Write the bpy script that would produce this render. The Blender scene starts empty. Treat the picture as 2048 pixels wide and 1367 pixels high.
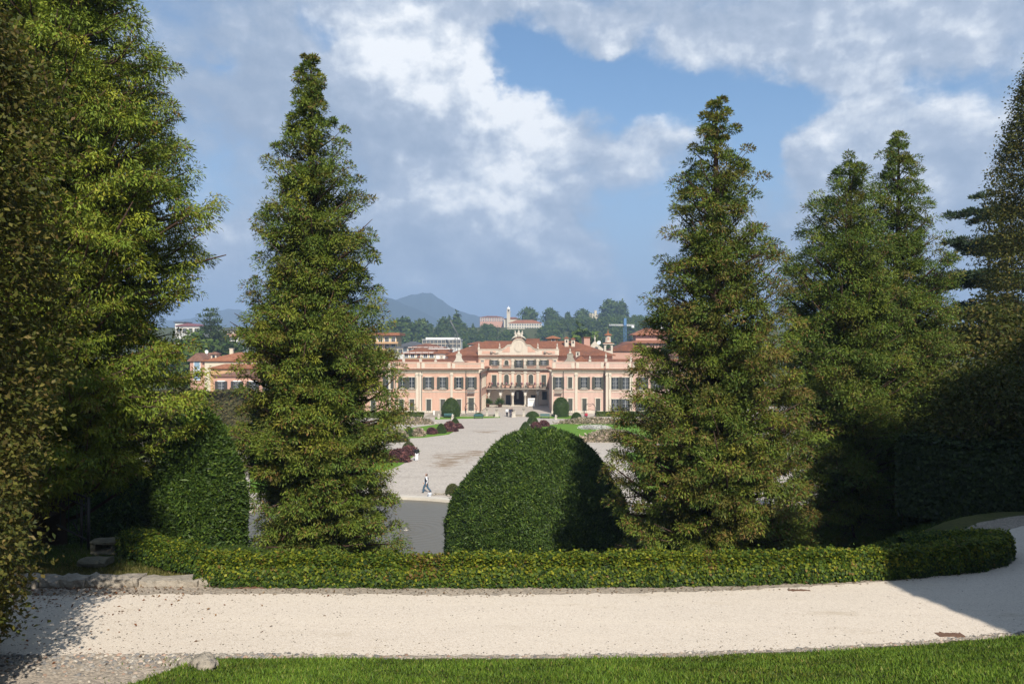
import bpy, math, random
import numpy as np
from mathutils import Vector

S = bpy.context.scene
COL = S.collection
R = math.radians

# ------------------------------------------------------------------ camera
FPX = 1593.0            # focal length in photo pixels (28 mm on a 36 mm sensor, 2048 px wide)
CZ = 14.0               # eye height above the garden
cam_d = bpy.data.cameras.new('camera')
cam = bpy.data.objects.new('camera', cam_d)
COL.objects.link(cam)
cam.location = (0, 0, CZ)
cam.rotation_euler = (R(90), 0, 0)
cam_d.lens = 28.0
cam_d.sensor_width = 36.0
cam_d.shift_y = 0.0032
cam_d.clip_start = 0.1
cam_d.clip_end = 30000
S.camera = cam

# ------------------------------------------------------------------ render settings, exposure
S.view_settings.view_transform = 'Standard'
S.view_settings.look = 'None'
S.view_settings.exposure = 0.30
S.view_settings.gamma = 1.0
S.render.engine = 'CYCLES'
S.cycles.max_bounces = 5
S.cycles.diffuse_bounces = 3
S.cycles.glossy_bounces = 2
S.cycles.transmission_bounces = 3
S.cycles.volume_bounces = 0
S.cycles.use_denoising = True
S.cycles.sample_clamp_indirect = 6.0

# ------------------------------------------------------------------ sun
SUN_EL, SUN_AZ = 40.0, 15.0          # the sun stands behind the camera and to its right
sd = bpy.data.lights.new('sun', 'SUN')
sd.energy = 5.0
sd.angle = R(0.53)
sd.color = (1.0, 0.93, 0.83)
sun = bpy.data.objects.new('sun', sd)
COL.objects.link(sun)
sv = Vector((math.sin(R(SUN_AZ)) * math.cos(R(SUN_EL)), -math.cos(R(SUN_AZ)) * math.cos(R(SUN_EL)), math.sin(R(SUN_EL))))
sun.rotation_euler = (-sv).to_track_quat('-Z', 'Y').to_euler()
sun.location = sv * 60

# ------------------------------------------------------------------ sky with clouds
W = bpy.data.worlds.new('World')
S.world = W
W.use_nodes = True
SKYK = 0.15

class NG:
    """small helper to write node graphs"""
    def __init__(s, tree): s.t = tree; s.n = tree.nodes; s.l = tree.links
    def node(s, typ, **kw):
        nd = s.n.new(typ)
        for k, v in kw.items():
            if k == 'ins':
                for kk, vv in v.items():
                    if hasattr(vv, 'node'): s.l.new(vv, nd.inputs[kk])
                    else: nd.inputs[kk].default_value = vv
            else: setattr(nd, k, v)
        return nd
    def m(s, op, a, b=None, c=None, clamp=False):
        nd = s.n.new('ShaderNodeMath'); nd.operation = op; nd.use_clamp = clamp
        for i, x in enumerate((a, b, c)):
            if x is None: continue
            if hasattr(x, 'node'): s.l.new(x, nd.inputs[i])
            else: nd.inputs[i].default_value = x
        return nd.outputs[0]
    def vm(s, op, a, b=None, out=0):
        nd = s.n.new('ShaderNodeVectorMath'); nd.operation = op
        for i, x in enumerate((a, b)):
            if x is None: continue
            if hasattr(x, 'node'): s.l.new(x, nd.inputs[i])
            else: nd.inputs[i].default_value = x
        return nd.outputs[out]
    def comb(s, x, y, z):
        nd = s.n.new('ShaderNodeCombineXYZ')
        for i, v in enumerate((x, y, z)):
            if hasattr(v, 'node'): s.l.new(v, nd.inputs[i])
            else: nd.inputs[i].default_value = v
        return nd.outputs[0]
    def noise(s, vec, scale, detail=4, rough=0.55, out=0, dist=0.0):
        nd = s.node('ShaderNodeTexNoise', ins={'Scale': scale, 'Detail': detail, 'Roughness': rough, 'Distortion': dist})
        if vec is not None: s.l.new(vec, nd.inputs['Vector'])
        return nd.outputs[out]
    def vor(s, vec, scale, out=0, feature='F1', rand=1.0):
        nd = s.n.new('ShaderNodeTexVoronoi'); nd.feature = feature
        nd.inputs['Scale'].default_value = scale; nd.inputs['Randomness'].default_value = rand
        if vec is not None: s.l.new(vec, nd.inputs['Vector'])
        return nd.outputs[out]
    def ss(s, x, a, b, lo=0.0, hi=1.0):
        nd = s.n.new('ShaderNodeMapRange'); nd.interpolation_type = 'SMOOTHSTEP'
        s.l.new(x, nd.inputs[0])
        for i, v in zip((1, 2, 3, 4), (a, b, lo, hi)): nd.inputs[i].default_value = v
        return nd.outputs[0]
    def mix(s, f, a, b, mode='MIX'):
        nd = s.n.new('ShaderNodeMix'); nd.data_type = 'RGBA'; nd.blend_type = mode
        for i, x in ((0, f), (6, a), (7, b)):
            if hasattr(x, 'node'): s.l.new(x, nd.inputs[i])
            elif i == 0: nd.inputs[0].default_value = x
            else: nd.inputs[i].default_value = (*x[:3], 1)
        return nd.outputs[2]
    def ramp(s, x, stops, interp='LINEAR'):
        nd = s.n.new('ShaderNodeValToRGB'); s.l.new(x, nd.inputs[0])
        nd.color_ramp.interpolation = interp
        e = nd.color_ramp.elements
        while len(e) < len(stops): e.new(0.5)
        for el, (p, c) in zip(e, stops): el.position = p; el.color = (*c[:3], 1)
        return nd.outputs[0]

def build_sky():
    g = NG(W.node_tree)
    W.node_tree.nodes.clear()
    out = g.node('ShaderNodeOutputWorld')
    bg = g.node('ShaderNodeBackground'); bg.inputs['Strength'].default_value = SKYK
    g.l.new(bg.outputs[0], out.inputs[0])
    sky = g.node('ShaderNodeTexSky', sky_type='NISHITA', sun_disc=False, sun_elevation=R(SUN_EL), sun_rotation=R(180 - SUN_AZ),
                 altitude=380, air_density=1.0, dust_density=1.6, ozone_density=2.5)
    geo = g.node('ShaderNodeTexCoord').outputs['Generated']
    sep = g.node('ShaderNodeSeparateXYZ'); g.l.new(geo, sep.inputs[0])
    x, y, z = sep.outputs
    az = g.m('ARCTAN2', x, y)
    el = g.m('ARCSINE', z)
    p0 = g.comb(az, g.m('MULTIPLY', el, 1.25), 0.0)
    # domain warp, so that outlines billow
    w1 = g.noise(p0, 5.0, 3, 0.5, out=1)
    w2 = g.noise(p0, 17.0, 4, 0.6, out=1)
    wv = g.vm('ADD', g.vm('SCALE', g.vm('SUBTRACT', w1, (.5, .5, .5))), (0, 0, 0))
    sc1 = g.vm('MULTIPLY', g.vm('SUBTRACT', w1, (.5, .5, .5)), (.16, .12, 0))
    sc2 = g.vm('MULTIPLY', g.vm('SUBTRACT', w2, (.5, .5, .5)), (.07, .06, 0))
    q = g.vm('ADD', g.vm('ADD', g.comb(az, el, 0.0), sc1), sc2)
    qs = g.node('ShaderNodeSeparateXYZ'); g.l.new(q, qs.inputs[0])
    qx, qy = qs.outputs[0], qs.outputs[1]
    def ae(px, py):
        a = math.atan((px - 1024) / FPX); return a, math.atan((690 - py) / FPX * math.cos(a))
    def blobs(lst):
        tot = None
        for (px, py, rx, ry, amp) in lst:
            a, e = ae(px, py)
            dx = g.m('MULTIPLY', g.m('SUBTRACT', qx, a), FPX / rx)
            dy = g.m('MULTIPLY', g.m('SUBTRACT', qy, e), FPX / ry)
            rr = g.m('ADD', g.m('MULTIPLY', dx, dx), g.m('MULTIPLY', dy, dy))
            v = g.m('MULTIPLY', g.m('EXPONENT', g.m('MULTIPLY', rr, -1.0)), amp)
            tot = v if tot is None else g.m('ADD', tot, v)
        return tot
    holes = blobs([(1120, 150, 130, 65, 1.3), (1290, 170, 90, 75, 1.15), (1030, 125, 70, 45, .8), (1490, 215, 120, 60, 1.1), (1620, 185, 100, 42, 1.0),
                   (1265, 500, 70, 130, .8), (670, 35, 45, 40, .85), (440, 390, 80, 90, .33), (420, 130, 30, 25, .45), (1900, 190, 60, 40, .9),
                   (1530, 320, 60, 80, .95), (1340, 380, 40, 60, .35), (2030, 320, 60, 120, .35), (1250, 290, 40, 30, .25)])
    clouds = blobs([(790, 90, 150, 110, .9), (880, 190, 130, 60, .7), (1020, 240, 110, 75, .8), (960, 420, 210, 150, .85), (560, 180, 260, 200, .5),
                    (1260, 275, 110, 70, .75), (1200, 88, 62, 40, 1.35), (1480, 70, 200, 75, .7), (1860, 70, 220, 90, .6), (1700, 265, 110, 80, .95),
                    (1880, 310, 120, 110, .8), (1620, 330, 60, 80, .5), (480, 470, 120, 60, .45), (980, 20, 240, 45, .7), (1000, 550, 300, 95, .8), (1750, 470, 260, 90, .5), (480, 560, 160, 60, .4)])
    bright = blobs([(770, 80, 120, 90, .75), (880, 170, 110, 50, .7), (1010, 210, 100, 50, .85), (1090, 260, 70, 50, .55), (960, 390, 160, 75, .85), (1050, 330, 80, 50, .5),
                    (1270, 270, 100, 60, .5), (1200, 85, 60, 40, .5), (1480, 90, 170, 60, .5), (1690, 235, 90, 45, .6), (1860, 270, 120, 70, .5),
                    (1850, 80, 160, 70, .35), (470, 460, 120, 60, .3), (1120, 520, 120, 50, .25), (1720, 420, 180, 60, .3), (760, 440, 50, 60, .35), (1000, 40, 170, 40, .35), (390, 390, 40, 30, .4)])
    dark = blobs([(560, 260, 190, 160, .20), (830, 290, 110, 60, .20), (1000, 545, 230, 55, .12), (330, 200, 120, 200, .1), (780, 520, 130, 60, .1)])
    fb = g.noise(g.vm('ADD', p0, g.vm('MULTIPLY', sc1, (.5, .5, 0))), 9.0, 10, 0.60)
    fb2 = g.noise(g.vm('ADD', p0, (.012, .016, 0)), 9.0, 10, 0.60)
    fine = g.noise(p0, 30.0, 8, 0.62)
    d = g.m('ADD', g.m('SUBTRACT', clouds, holes), 0.34)
    d = g.m('ADD', d, g.m('MULTIPLY', g.m('SUBTRACT', fb, .5), 1.35))
    d = g.m('ADD', d, g.m('MULTIPLY', g.m('SUBTRACT', fine, .5), .35))
    cover = g.ss(d, -0.06, 0.78)
    relief = g.m('MULTIPLY', g.m('SUBTRACT', fb, fb2), 2.0)
    lum = g.m('ADD', g.m('SUBTRACT', g.m('MULTIPLY', bright, .78), dark), relief)
    lum = g.m('ADD', lum, g.m('MULTIPLY', g.m('SUBTRACT', fb, .5), .70))
    lum = g.m('ADD', lum, g.m('MULTIPLY', g.m('SUBTRACT', fine, .5), .25))
    lum = g.m('ADD', lum, 0.30, clamp=True)
    cc = g.ramp(lum, [(0.0, (.285, .355, .47)), (.25, (.33, .40, .51)), (.5, (.41, .475, .58)), (.75, (.61, .66, .73)), (1.0, (.86, .88, .90))])
    cc = g.vm('SCALE', cc); cc.node.inputs['Scale'].default_value = 1.0 / SKYK
    # clear sky: the Nishita colour
    sk = g.mix(1.0, sky.outputs[0], (.64, .76, .80), 'MULTIPLY')
    # clouds thin out into the bluish air near the horizon
    hz = g.ss(el, 0.0, 0.10)
    cover2 = g.m('MULTIPLY', cover, g.m('ADD', g.m('MULTIPLY', hz, .75), .25))
    airc = g.vm('SCALE', g.comb(.27, .37, .53)); airc.node.inputs['Scale'].default_value = 1.0 / SKYK
    low = g.ss(el, -0.02, 0.36, 0.96, 0.0)
    sk = g.mix(low, sk, airc)
    g.l.new(g.mix(cover2, sk, cc), bg.inputs['Color'])
build_sky()

# ------------------------------------------------------------------ helpers: tags, meshes
def tag(o, label=None, cat=None, group=None, kind=None):
    if label: o['label'] = label
    if cat: o['category'] = cat
    if group: o['group'] = group
    if kind: o['kind'] = kind
    return o

def empty(name, loc, label=None, cat=None, group=None, rz=0.0):
    o = bpy.data.objects.new(name, None)
    o.empty_display_size = 0.5
    COL.objects.link(o)
    o.location = loc
    o.rotation_euler = (0, 0, rz)
    return tag(o, label, cat, group)

def mesh_obj(name, me, parent=None, loc=(0, 0, 0)):
    o = bpy.data.objects.new(name, me)
    COL.objects.link(o)
    o.location = loc
    if parent is not None: o.parent = parent
    return o

def raw_mesh(name, V, F4=None, F3=None, cols=None, mats=(), mi4=None, smooth=False):
    """mesh from numpy arrays of quads and triangles"""
    V = np.asarray(V, np.float32)
    loops, starts, n = [], [], 0
    mids = []
    for F, k in ((F4, 4), (F3, 3)):
        if F is None or len(F) == 0: continue
        F = np.asarray(F, np.int32)
        loops.append(F.ravel()); starts.append(n + np.arange(len(F), dtype=np.int32) * k); n += len(F) * k
    loops = np.concatenate(loops); starts = np.concatenate(starts)
    me = bpy.data.meshes.new(name)
    me.vertices.add(len(V)); me.vertices.foreach_set('co', V.ravel())
    me.loops.add(len(loops)); me.loops.foreach_set('vertex_index', loops)
    me.polygons.add(len(starts)); me.polygons.foreach_set('loop_start', starts)
    if smooth: me.polygons.foreach_set('use_smooth', np.ones(len(starts), bool))
    if cols is not None:
        a = me.attributes.new('Col', 'FLOAT_COLOR', 'POINT')
        c = np.ones((len(V), 4), np.float32); c[:, :3] = cols
        a.data.foreach_set('color', c.ravel())
    for m in mats: me.materials.append(m)
    me.update(calc_edges=True)
    return me

class MB:
    """collects solid shapes and builds them as ONE mesh object"""
    def __init__(s): s.v = []; s.f = []; s.mi = []; s.sm = []
    def add(s, vs, fs, mi=0, sm=False):
        o = len(s.v); s.v += [tuple(p) for p in vs]
        for f in fs: s.f.append(tuple(i + o for i in f)); s.mi.append(mi); s.sm.append(sm)
    def box(s, x0, x1, y0, y1, z0, z1, mi=0):
        s.add([(x0, y0, z0), (x1, y0, z0), (x1, y1, z0), (x0, y1, z0), (x0, y0, z1), (x1, y0, z1), (x1, y1, z1), (x0, y1, z1)],
              [(3, 2, 1, 0), (4, 5, 6, 7), (0, 1, 5, 4), (1, 2, 6, 5), (2, 3, 7, 6), (3, 0, 4, 7)], mi)
    def hull(s, a, b, mi=0):
        """solid between two equally long closed loops a and b"""
        n = len(a)
        s.add(list(a) + list(b), [tuple(range(n))[::-1], tuple(range(n, 2 * n))] + [(i, (i + 1) % n, n + (i + 1) % n, n + i) for i in range(n)], mi)
    def prism_y(s, poly, y0, y1, mi=0):
        s.hull([(x, y0, z) for x, z in poly], [(x, y1, z) for x, z in poly], mi)
    def prism_z(s, poly, z0, z1, mi=0):
        s.hull([(x, y, z0) for x, y in poly], [(x, y, z1) for x, y in poly], mi)
    def prism_x(s, poly, x0, x1, mi=0):
        s.hull([(x0, y, z) for y, z in poly], [(x1, y, z) for y, z in poly], mi)
    def lathe(s, prof, x=0, y=0, n=12, mi=0, sm=True, ang=0.0):
        vs = []
        for r, z in prof:
            for k in range(n):
                a = 2 * math.pi * k / n + ang
                vs.append((x + r * math.cos(a), y + r * math.sin(a), z))
        fs = []
        for j in range(len(prof) - 1):
            for k in range(n):
                fs.append((j * n + k, j * n + (k + 1) % n, (j + 1) * n + (k + 1) % n, (j + 1) * n + k))
        fs.append(tuple(range(n))[::-1]); fs.append(tuple((len(prof) - 1) * n + k for k in range(n)))
        s.add(vs, fs, mi, sm)
    def tube(s, pts, rad, n=6, mi=0):
        pts = [Vector(p) for p in pts]
        if not hasattr(rad, '__len__'): rad = [rad] * len(pts)
        vs = []
        for i, p in enumerate(pts):
            d = (pts[min(i + 1, len(pts) - 1)] - pts[max(i - 1, 0)]).normalized()
            u = d.cross(Vector((0, 0, 1)) if abs(d.z) < .95 else Vector((1, 0, 0))).normalized(); w = d.cross(u)
            for k in range(n):
                a = 2 * math.pi * k / n
                vs.append(p + (u * math.cos(a) + w * math.sin(a)) * rad[i])
        fs = [(i * n + k, i * n + (k + 1) % n, (i + 1) * n + (k + 1) % n, (i + 1) * n + k) for i in range(len(pts) - 1) for k in range(n)]
        fs += [tuple(range(n))[::-1], tuple((len(pts) - 1) * n + k for k in range(n))]
        s.add(vs, fs, mi, True)
    def hip(s, x0, x1, y0, y1, z, h, over=0.4, mi=0, t=0.18, ridge=None, gable=False):
        """hipped (or gabled) roof with eaves thickness t"""
        x0 -= over; x1 += over; y0 -= over; y1 += over
        w, d = x1 - x0, y1 - y0
        if w >= d:
            k = 0.0 if gable else min(d / 2, w / 2 - .01) if ridge is None else ridge
            ra, rb = (x0 + k, (y0 + y1) / 2, z + t + h), (x1 - k, (y0 + y1) / 2, z + t + h)
            fs = [(4, 5, 9, 8), (6, 7, 8, 9), (5, 6, 9), (7, 4, 8)]
        else:
            k = 0.0 if gable else min(w / 2, d / 2 - .01) if ridge is None else ridge
            ra, rb = ((x0 + x1) / 2, y0 + k, z + t + h), ((x0 + x1) / 2, y1 - k, z + t + h)
            fs = [(4, 5, 8), (5, 6, 9, 8), (6, 7, 9), (7, 4, 8, 9)]
        vs = [(x0, y0, z), (x1, y0, z), (x1, y1, z), (x0, y1, z), (x0, y0, z + t), (x1, y0, z + t), (x1, y1, z + t), (x0, y1, z + t), ra, rb]
        s.add(vs, [(3, 2, 1, 0), (0, 1, 5, 4), (1, 2, 6, 5), (2, 3, 7, 6), (3, 0, 4, 7)] + fs, mi)
    def mesh(s, name, mats, origin=(0, 0, 0)):
        me = bpy.data.meshes.new(name)
        ox, oy, oz = origin
        me.from_pydata([(x - ox, y - oy, z - oz) for x, y, z in s.v], [], s.f)
        if not isinstance(mats, (list, tuple)): mats = [mats]
        for m in mats: me.materials.append(m)
        me.polygons.foreach_set('material_index', s.mi)
        me.polygons.foreach_set('use_smooth', s.sm)
        me.update()
        return me
    def build(s, name, mats, parent=None, origin=None):
        if origin is None: origin = tuple(parent.location) if parent is not None else (0, 0, 0)
        return mesh_obj(name, s.mesh(name, mats, origin), parent, (0, 0, 0) if parent is not None else origin)

# ------------------------------------------------------------------ materials
def new_mat(name):
    m = bpy.data.materials.new(name); m.use_nodes = True
    m.node_tree.nodes.clear()
    g = NG(m.node_tree)
    out = g.node('ShaderNodeOutputMaterial')
    b = g.node('ShaderNodeBsdfPrincipled')
    g.l.new(b.outputs[0], out.inputs[0])
    return m, g, b, out

def pmat(name, col, rough=0.8, var=0.18, scale=1.5, bump=0.0, bscale=20.0, spec=0.3, metal=0.0, streak=False):
    """surface of one colour with uneven weathering"""
    m, g, b, out = new_mat(name)
    tc = g.node('ShaderNodeTexCoord').outputs['Object']
    v = tc
    if streak: v = g.vm('MULTIPLY', tc, (3.0, 3.0, .35))
    n = g.noise(v, scale, 6, 0.62)
    n2 = g.noise(tc, scale * 9, 3, 0.6)
    f = g.m('ADD', g.m('MULTIPLY', g.m('SUBTRACT', n, .5), 2 * var), g.m('MULTIPLY', g.m('SUBTRACT', n2, .5), var))
    f = g.m('ADD', f, 1.0)
    c = g.vm('SCALE', g.comb(*col)); g.l.new(f, c.node.inputs['Scale'])
    g.l.new(c, b.inputs['Base Color'])
    b.inputs['Roughness'].default_value = rough
    b.inputs['Specular IOR Level'].default_value = spec
    b.inputs['Metallic'].default_value = metal
    if bump:
        bp = g.node('ShaderNodeBump', ins={'Strength': bump, 'Distance': .05})
        g.l.new(g.noise(tc, bscale, 4, .6), bp.inputs['Height']); g.l.new(bp.outputs[0], b.inputs['Normal'])
    return m

def leaf_mat(name, trans=0.3, rough=0.55, vary=0.25, spec=0.25, tint=(1.0, 1.0, 0.75)):
    m, g, b, out = new_mat(name)
    a = g.node('ShaderNodeAttribute', attribute_name='Col').outputs['Color']
    tc = g.node('ShaderNodeTexCoord').outputs['Object']
    n = g.noise(tc, .9, 3, .5)
    f = g.m('ADD', g.m('MULTIPLY', g.m('SUBTRACT', n, .5), 2 * vary), 1.0)
    c = g.vm('SCALE', a); g.l.new(f, c.node.inputs['Scale'])
    g.l.new(c, b.inputs['Base Color'])
    b.inputs['Roughness'].default_value = rough
    b.inputs['Specular IOR Level'].default_value = spec
    if trans:
        tr = g.node('ShaderNodeBsdfTranslucent')
        g.l.new(g.mix(1.0, c, tint, 'MULTIPLY'), tr.inputs['Color'])
        mx = g.node('ShaderNodeMixShader'); mx.inputs[0].default_value = trans
        g.l.new(b.outputs[0], mx.inputs[1]); g.l.new(tr.outputs[0], mx.inputs[2]); g.l.new(mx.outputs[0], out.inputs[0])
    return m

def gravel_mat(name, c0, c1, cell, stain=None, bump=.5, dark=.5, patch=.12):
    m, g, b, out = new_mat(name)
    tc = g.node('ShaderNodeTexCoord').outputs['Object']
    v = g.node('ShaderNodeTexVoronoi'); v.inputs['Scale'].default_value = cell
    g.l.new(tc, v.inputs['Vector'])
    sep = g.node('ShaderNodeSeparateColor'); g.l.new(v.outputs['Color'], sep.inputs[0])
    c = g.mix(sep.outputs[0], c0, c1)
    c = g.mix(g.ss(sep.outputs[1], .93, .97, 0, dark), c, (.13, .11, .09))
    pn = g.noise(g.vm('MULTIPLY', tc, (.35, 1.0, 1.0)), .8, 6, .65)
    f = g.m('ADD', g.m('MULTIPLY', g.m('SUBTRACT', pn, .5), 2 * patch), 1.0)
    cc = g.vm('SCALE', c); g.l.new(f, cc.node.inputs['Scale']); c = cc
    if stain: c = stain(g, tc, c)
    g.l.new(c, b.inputs['Base Color'])
    b.inputs['Roughness'].default_value = .95; b.inputs['Specular IOR Level'].default_value = .15
    bp = g.node('ShaderNodeBump', ins={'Strength': bump, 'Distance': .03})
    h = g.m('ADD', g.m('MULTIPLY', v.outputs['Distance'], -1.0), g.m('MULTIPLY', g.noise(tc, cell * .35, 4, .6), .8))
    g.l.new(h, bp.inputs['Height']); g.l.new(bp.outputs[0], b.inputs['Normal'])
    return m

def grass_mat(name, c0, c1, c2, scale=1.0):
    m, g, b, out = new_mat(name)
    tc = g.node('ShaderNodeTexCoord').outputs['Object']
    n = g.noise(tc, .5 * scale, 6, .65); n2 = g.noise(tc, 9 * scale, 4, .7)
    c = g.mix(g.ss(n, .3, .7), c0, c1)
    c = g.mix(g.ss(n2, .45, .75), c, c2)
    g.l.new(c, b.inputs['Base Color']); b.inputs['Roughness'].default_value = .9; b.inputs['Specular IOR Level'].default_value = .1
    bp = g.node('ShaderNodeBump', ins={'Strength': .6, 'Distance': .06})
    g.l.new(n2, bp.inputs['Height']); g.l.new(bp.outputs[0], b.inputs['Normal'])
    return m

def tile_mat(name, c0, c1, c2):
    m, g, b, out = new_mat(name)
    tc = g.node('ShaderNodeTexCoord').outputs['Object']
    v = g.node('ShaderNodeTexVoronoi'); v.inputs['Scale'].default_value = 2.6
    g.l.new(tc, v.inputs['Vector'])
    sep = g.node('ShaderNodeSeparateColor'); g.l.new(v.outputs['Color'], sep.inputs[0])
    n = g.noise(tc, .25, 6, .65)
    c = g.mix(sep.outputs[0], c0, c1)
    c = g.mix(g.ss(n, .42, .72), c, c2)
    g.l.new(c, b.inputs['Base Color']); b.inputs['Roughness'].default_value = .85; b.inputs['Specular IOR Level'].default_value = .2
    wv = g.node('ShaderNodeTexWave', bands_direction='X', ins={'Scale': 1.3, 'Distortion': .6})
    g.l.new(tc, wv.inputs['Vector'])
    bp = g.node('ShaderNodeBump', ins={'Strength': .5, 'Distance': .08})
    g.l.new(wv.outputs['Fac'], bp.inputs['Height']); g.l.new(bp.outputs[0], b.inputs['Normal'])
    return m

M = {}
M['conifer'] = leaf_mat('conifer_spray', .20, .6, .3)
M['broad'] = leaf_mat('broad_leaf', .35, .55, .25, spec=.2)
M['yew'] = leaf_mat('yew_needle', .15, .5, .25)
M['far'] = leaf_mat('far_foliage', .15, .8, .35, spec=.05)
M['bark'] = pmat('bark_red_brown', (.075, .045, .032), .9, .5, 3.0, .8, 14)
M['bark_grey'] = pmat('bark_grey', (.13, .11, .09), .9, .4, 3.0, .6, 14)
M['stone'] = pmat('grey_stone', (.30, .265, .215), .9, .5, 4.5, 1.0, 14)
M['plinth'] = pmat('pale_stone', (.52, .47, .39), .85, .22, 1.2, .3, 8)
M['mossy'] = pmat('shade_darkened_stone', (.13, .12, .085), .95, .45, 5, .9, 16)  # stone colour darkened to stand in for the big conifer's shade
M['rust'] = pmat('rusty_iron', (.15, .085, .055), .8, .35, 6, .4, 30)
M['iron'] = pmat('dark_iron', (.035, .032, .034), .6, .3, 5, .0)
M['slab'] = pmat('grey_slab', (.15, .155, .155), .95, .25, 3, .3, 20)
M['pink'] = pmat('pink_plaster', (.55, .345, .255), .9, .22, .5, .0, streak=True)
M['pink_pale'] = pmat('pale_pink_plaster', (.54, .37, .30), .9, .20, .5, streak=True)
M['glazing'] = pmat('grey_white_glazing', (.42, .42, .41), .7, .1, 2)
M['cream'] = pmat('cream_plaster', (.57, .50, .40), .9, .24, .9, streak=True)
M['loggia'] = pmat('grey_white_plaster', (.78, .74, .68), .9, .12, .6)
M['shutter'] = pmat('grey_green_shutter', (.068, .070, .056), .7, .3, 2)
M['darkshut'] = pmat('dark_shutter', (.045, .042, .038), .7, .2, 2)
M['blueshut'] = pmat('blue_shutter', (.25, .36, .46), .7, .2, 2)
M['glass'] = pmat('window_glass', (.02, .026, .036), .2, .2, 3, spec=.6)
M['white'] = pmat('white_paint', (.78, .77, .74), .6, .08, 2)
M['door'] = pmat('dark_door', (.04, .04, .045), .6, .25, 3)
M['tile'] = tile_mat('red_roof_tiles', (.19, .072, .040), (.27, .115, .062), (.15, .07, .045))
M['tile_or'] = tile_mat('orange_roof_tiles', (.28, .105, .05), (.37, .16, .08), (.21, .09, .05))
M['tile_br'] = tile_mat('brown_roof_tiles', (.20, .10, .065), (.27, .145, .10), (.15, .08, .055))
M['slate'] = pmat('dark_slate_roof', (.10, .105, .12), .7, .2, 1)
M['purple_roof'] = pmat('purple_metal_roof', (.22, .10, .115), .7, .15, 1)
M['skin'] = pmat('skin', (.50, .30, .22), .6, .05, 8)
M['wall_cream'] = pmat('cream_house_wall', (0.612, 0.544, 0.416), .9, .12, .5)
M['wall_white'] = pmat('white_house_wall', (0.651, 0.634, 0.598), .9, .10, .5)
M['wall_yellow'] = pmat('ochre_house_wall', (0.561, 0.425, 0.238), .9, .12, .5)
M['wall_pink'] = pmat('rose_house_wall', (0.508, 0.295, 0.221), .9, .14, .5)
M['wall_orange'] = pmat('orange_house_wall', (0.527, 0.323, 0.170), .9, .12, .5)

# ------------------------------------------------------------------ the lie of the land
def px2x(px, d): return (px - 1024) / FPX * d
def py2z(py, d): return CZ - (py - 690) / FPX * d
def gp(px, py, z=0.0):
    """point of the horizontal plane z seen at a photo pixel"""
    d = (CZ - z) * FPX / (py - 690); return ((px - 1024) / FPX * d, d)

PZ = 9.3                                                        # level of the upper path
PATH = np.array([(-40, 13.0), (-14, 13.4), (-5.5, 13.6), (0, 13.55), (3.6, 13.75), (6.6, 14.2), (9.3, 14.9), (11.2, 16.0), (12.4, 17.4), (13.2, 18.8), (14.7, 19.8), (17.5, 20.4), (24, 20.8)], float)

def smooth_poly(P, n=8):
    """Catmull-Rom through the points"""
    P = np.asarray(P, float); out = []
    for i in range(len(P) - 1):
        p0, p1, p2, p3 = P[max(i - 1, 0)], P[i], P[i + 1], P[min(i + 2, len(P) - 1)]
        for k in range(n):
            t = k / n
            out.append(.5 * ((2 * p1) + (-p0 + p2) * t + (2 * p0 - 5 * p1 + 4 * p2 - p3) * t * t + (-p0 + 3 * p1 - 3 * p2 + p3) * t ** 3))
    out.append(P[-1]); return np.array(out)
PATHS = smooth_poly(PATH)

GLINE = np.concatenate([PATHS, [(40, 24), (140, 40)]])

def path_dist(x, y, line=None):
    """signed distance to the path's middle line, positive on the garden side"""
    x = np.asarray(x, float); y = np.asarray(y, float)
    best = np.full(x.shape, 1e9); sg = np.ones(x.shape)
    line = PATHS if line is None else line
    for i in range(len(line) - 1):
        ax, ay = line[i]; bx, by = line[i + 1]
        dx, dy = bx - ax, by - ay
        t = np.clip(((x - ax) * dx + (y - ay) * dy) / (dx * dx + dy * dy), 0, 1)
        d = np.hypot(x - ax - t * dx, y - ay - t * dy)
        c = dx * (y - ay) - dy * (x - ax)
        m = d < best - 1e-6
        best = np.where(m, d, best); sg = np.where(m, np.where(c >= 0, 1.0, -1.0), sg)
    return best * sg

def sstep(a, b, v):
    t = np.clip((v - a) / (b - a), 0, 1); return t * t * (3 - 2 * t)

def ground_z(x, y):
    x = np.asarray(x, float); y = np.asarray(y, float)
    d = path_dist(x, y, GLINE)      # beyond the bend the edge of the slope runs straight on
    flat = 2.9 + 3.0 * sstep(-4.5, -8, x)
    down = PZ - np.maximum(d - flat, 0) * (.33 + .27 * sstep(5, 10, x))
    down = down + .17 * sstep(2.25, 2.5, d) * sstep(-5.2, -5.9, x)
    down = np.minimum(down, PZ - .33 * np.maximum(y - 18.5 - 4 * sstep(6, 14, x), 0)); down = np.maximum(down, 0)
    up = PZ + np.clip((-d - 1.66 - 2.8 * sstep(-4.5, -5.6, x)) * .26, 0, 3.35)
    z = np.where(d > 0, np.maximum(down, 0), up)
    # right of the path's bend the slope runs on down to the garden further away
    far = np.maximum(PZ + 1.2 - np.maximum(y - 34, 0) * .33, 0)
    z = np.where((d < 0) & (y > 26), np.minimum(z, far), z)
    z = np.where(y > 62, 0.0, z)
    hill = 30 * sstep(520, 720, y) - 6 * sstep(900, 1800, y)
    z = z + hill
    return z

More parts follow.
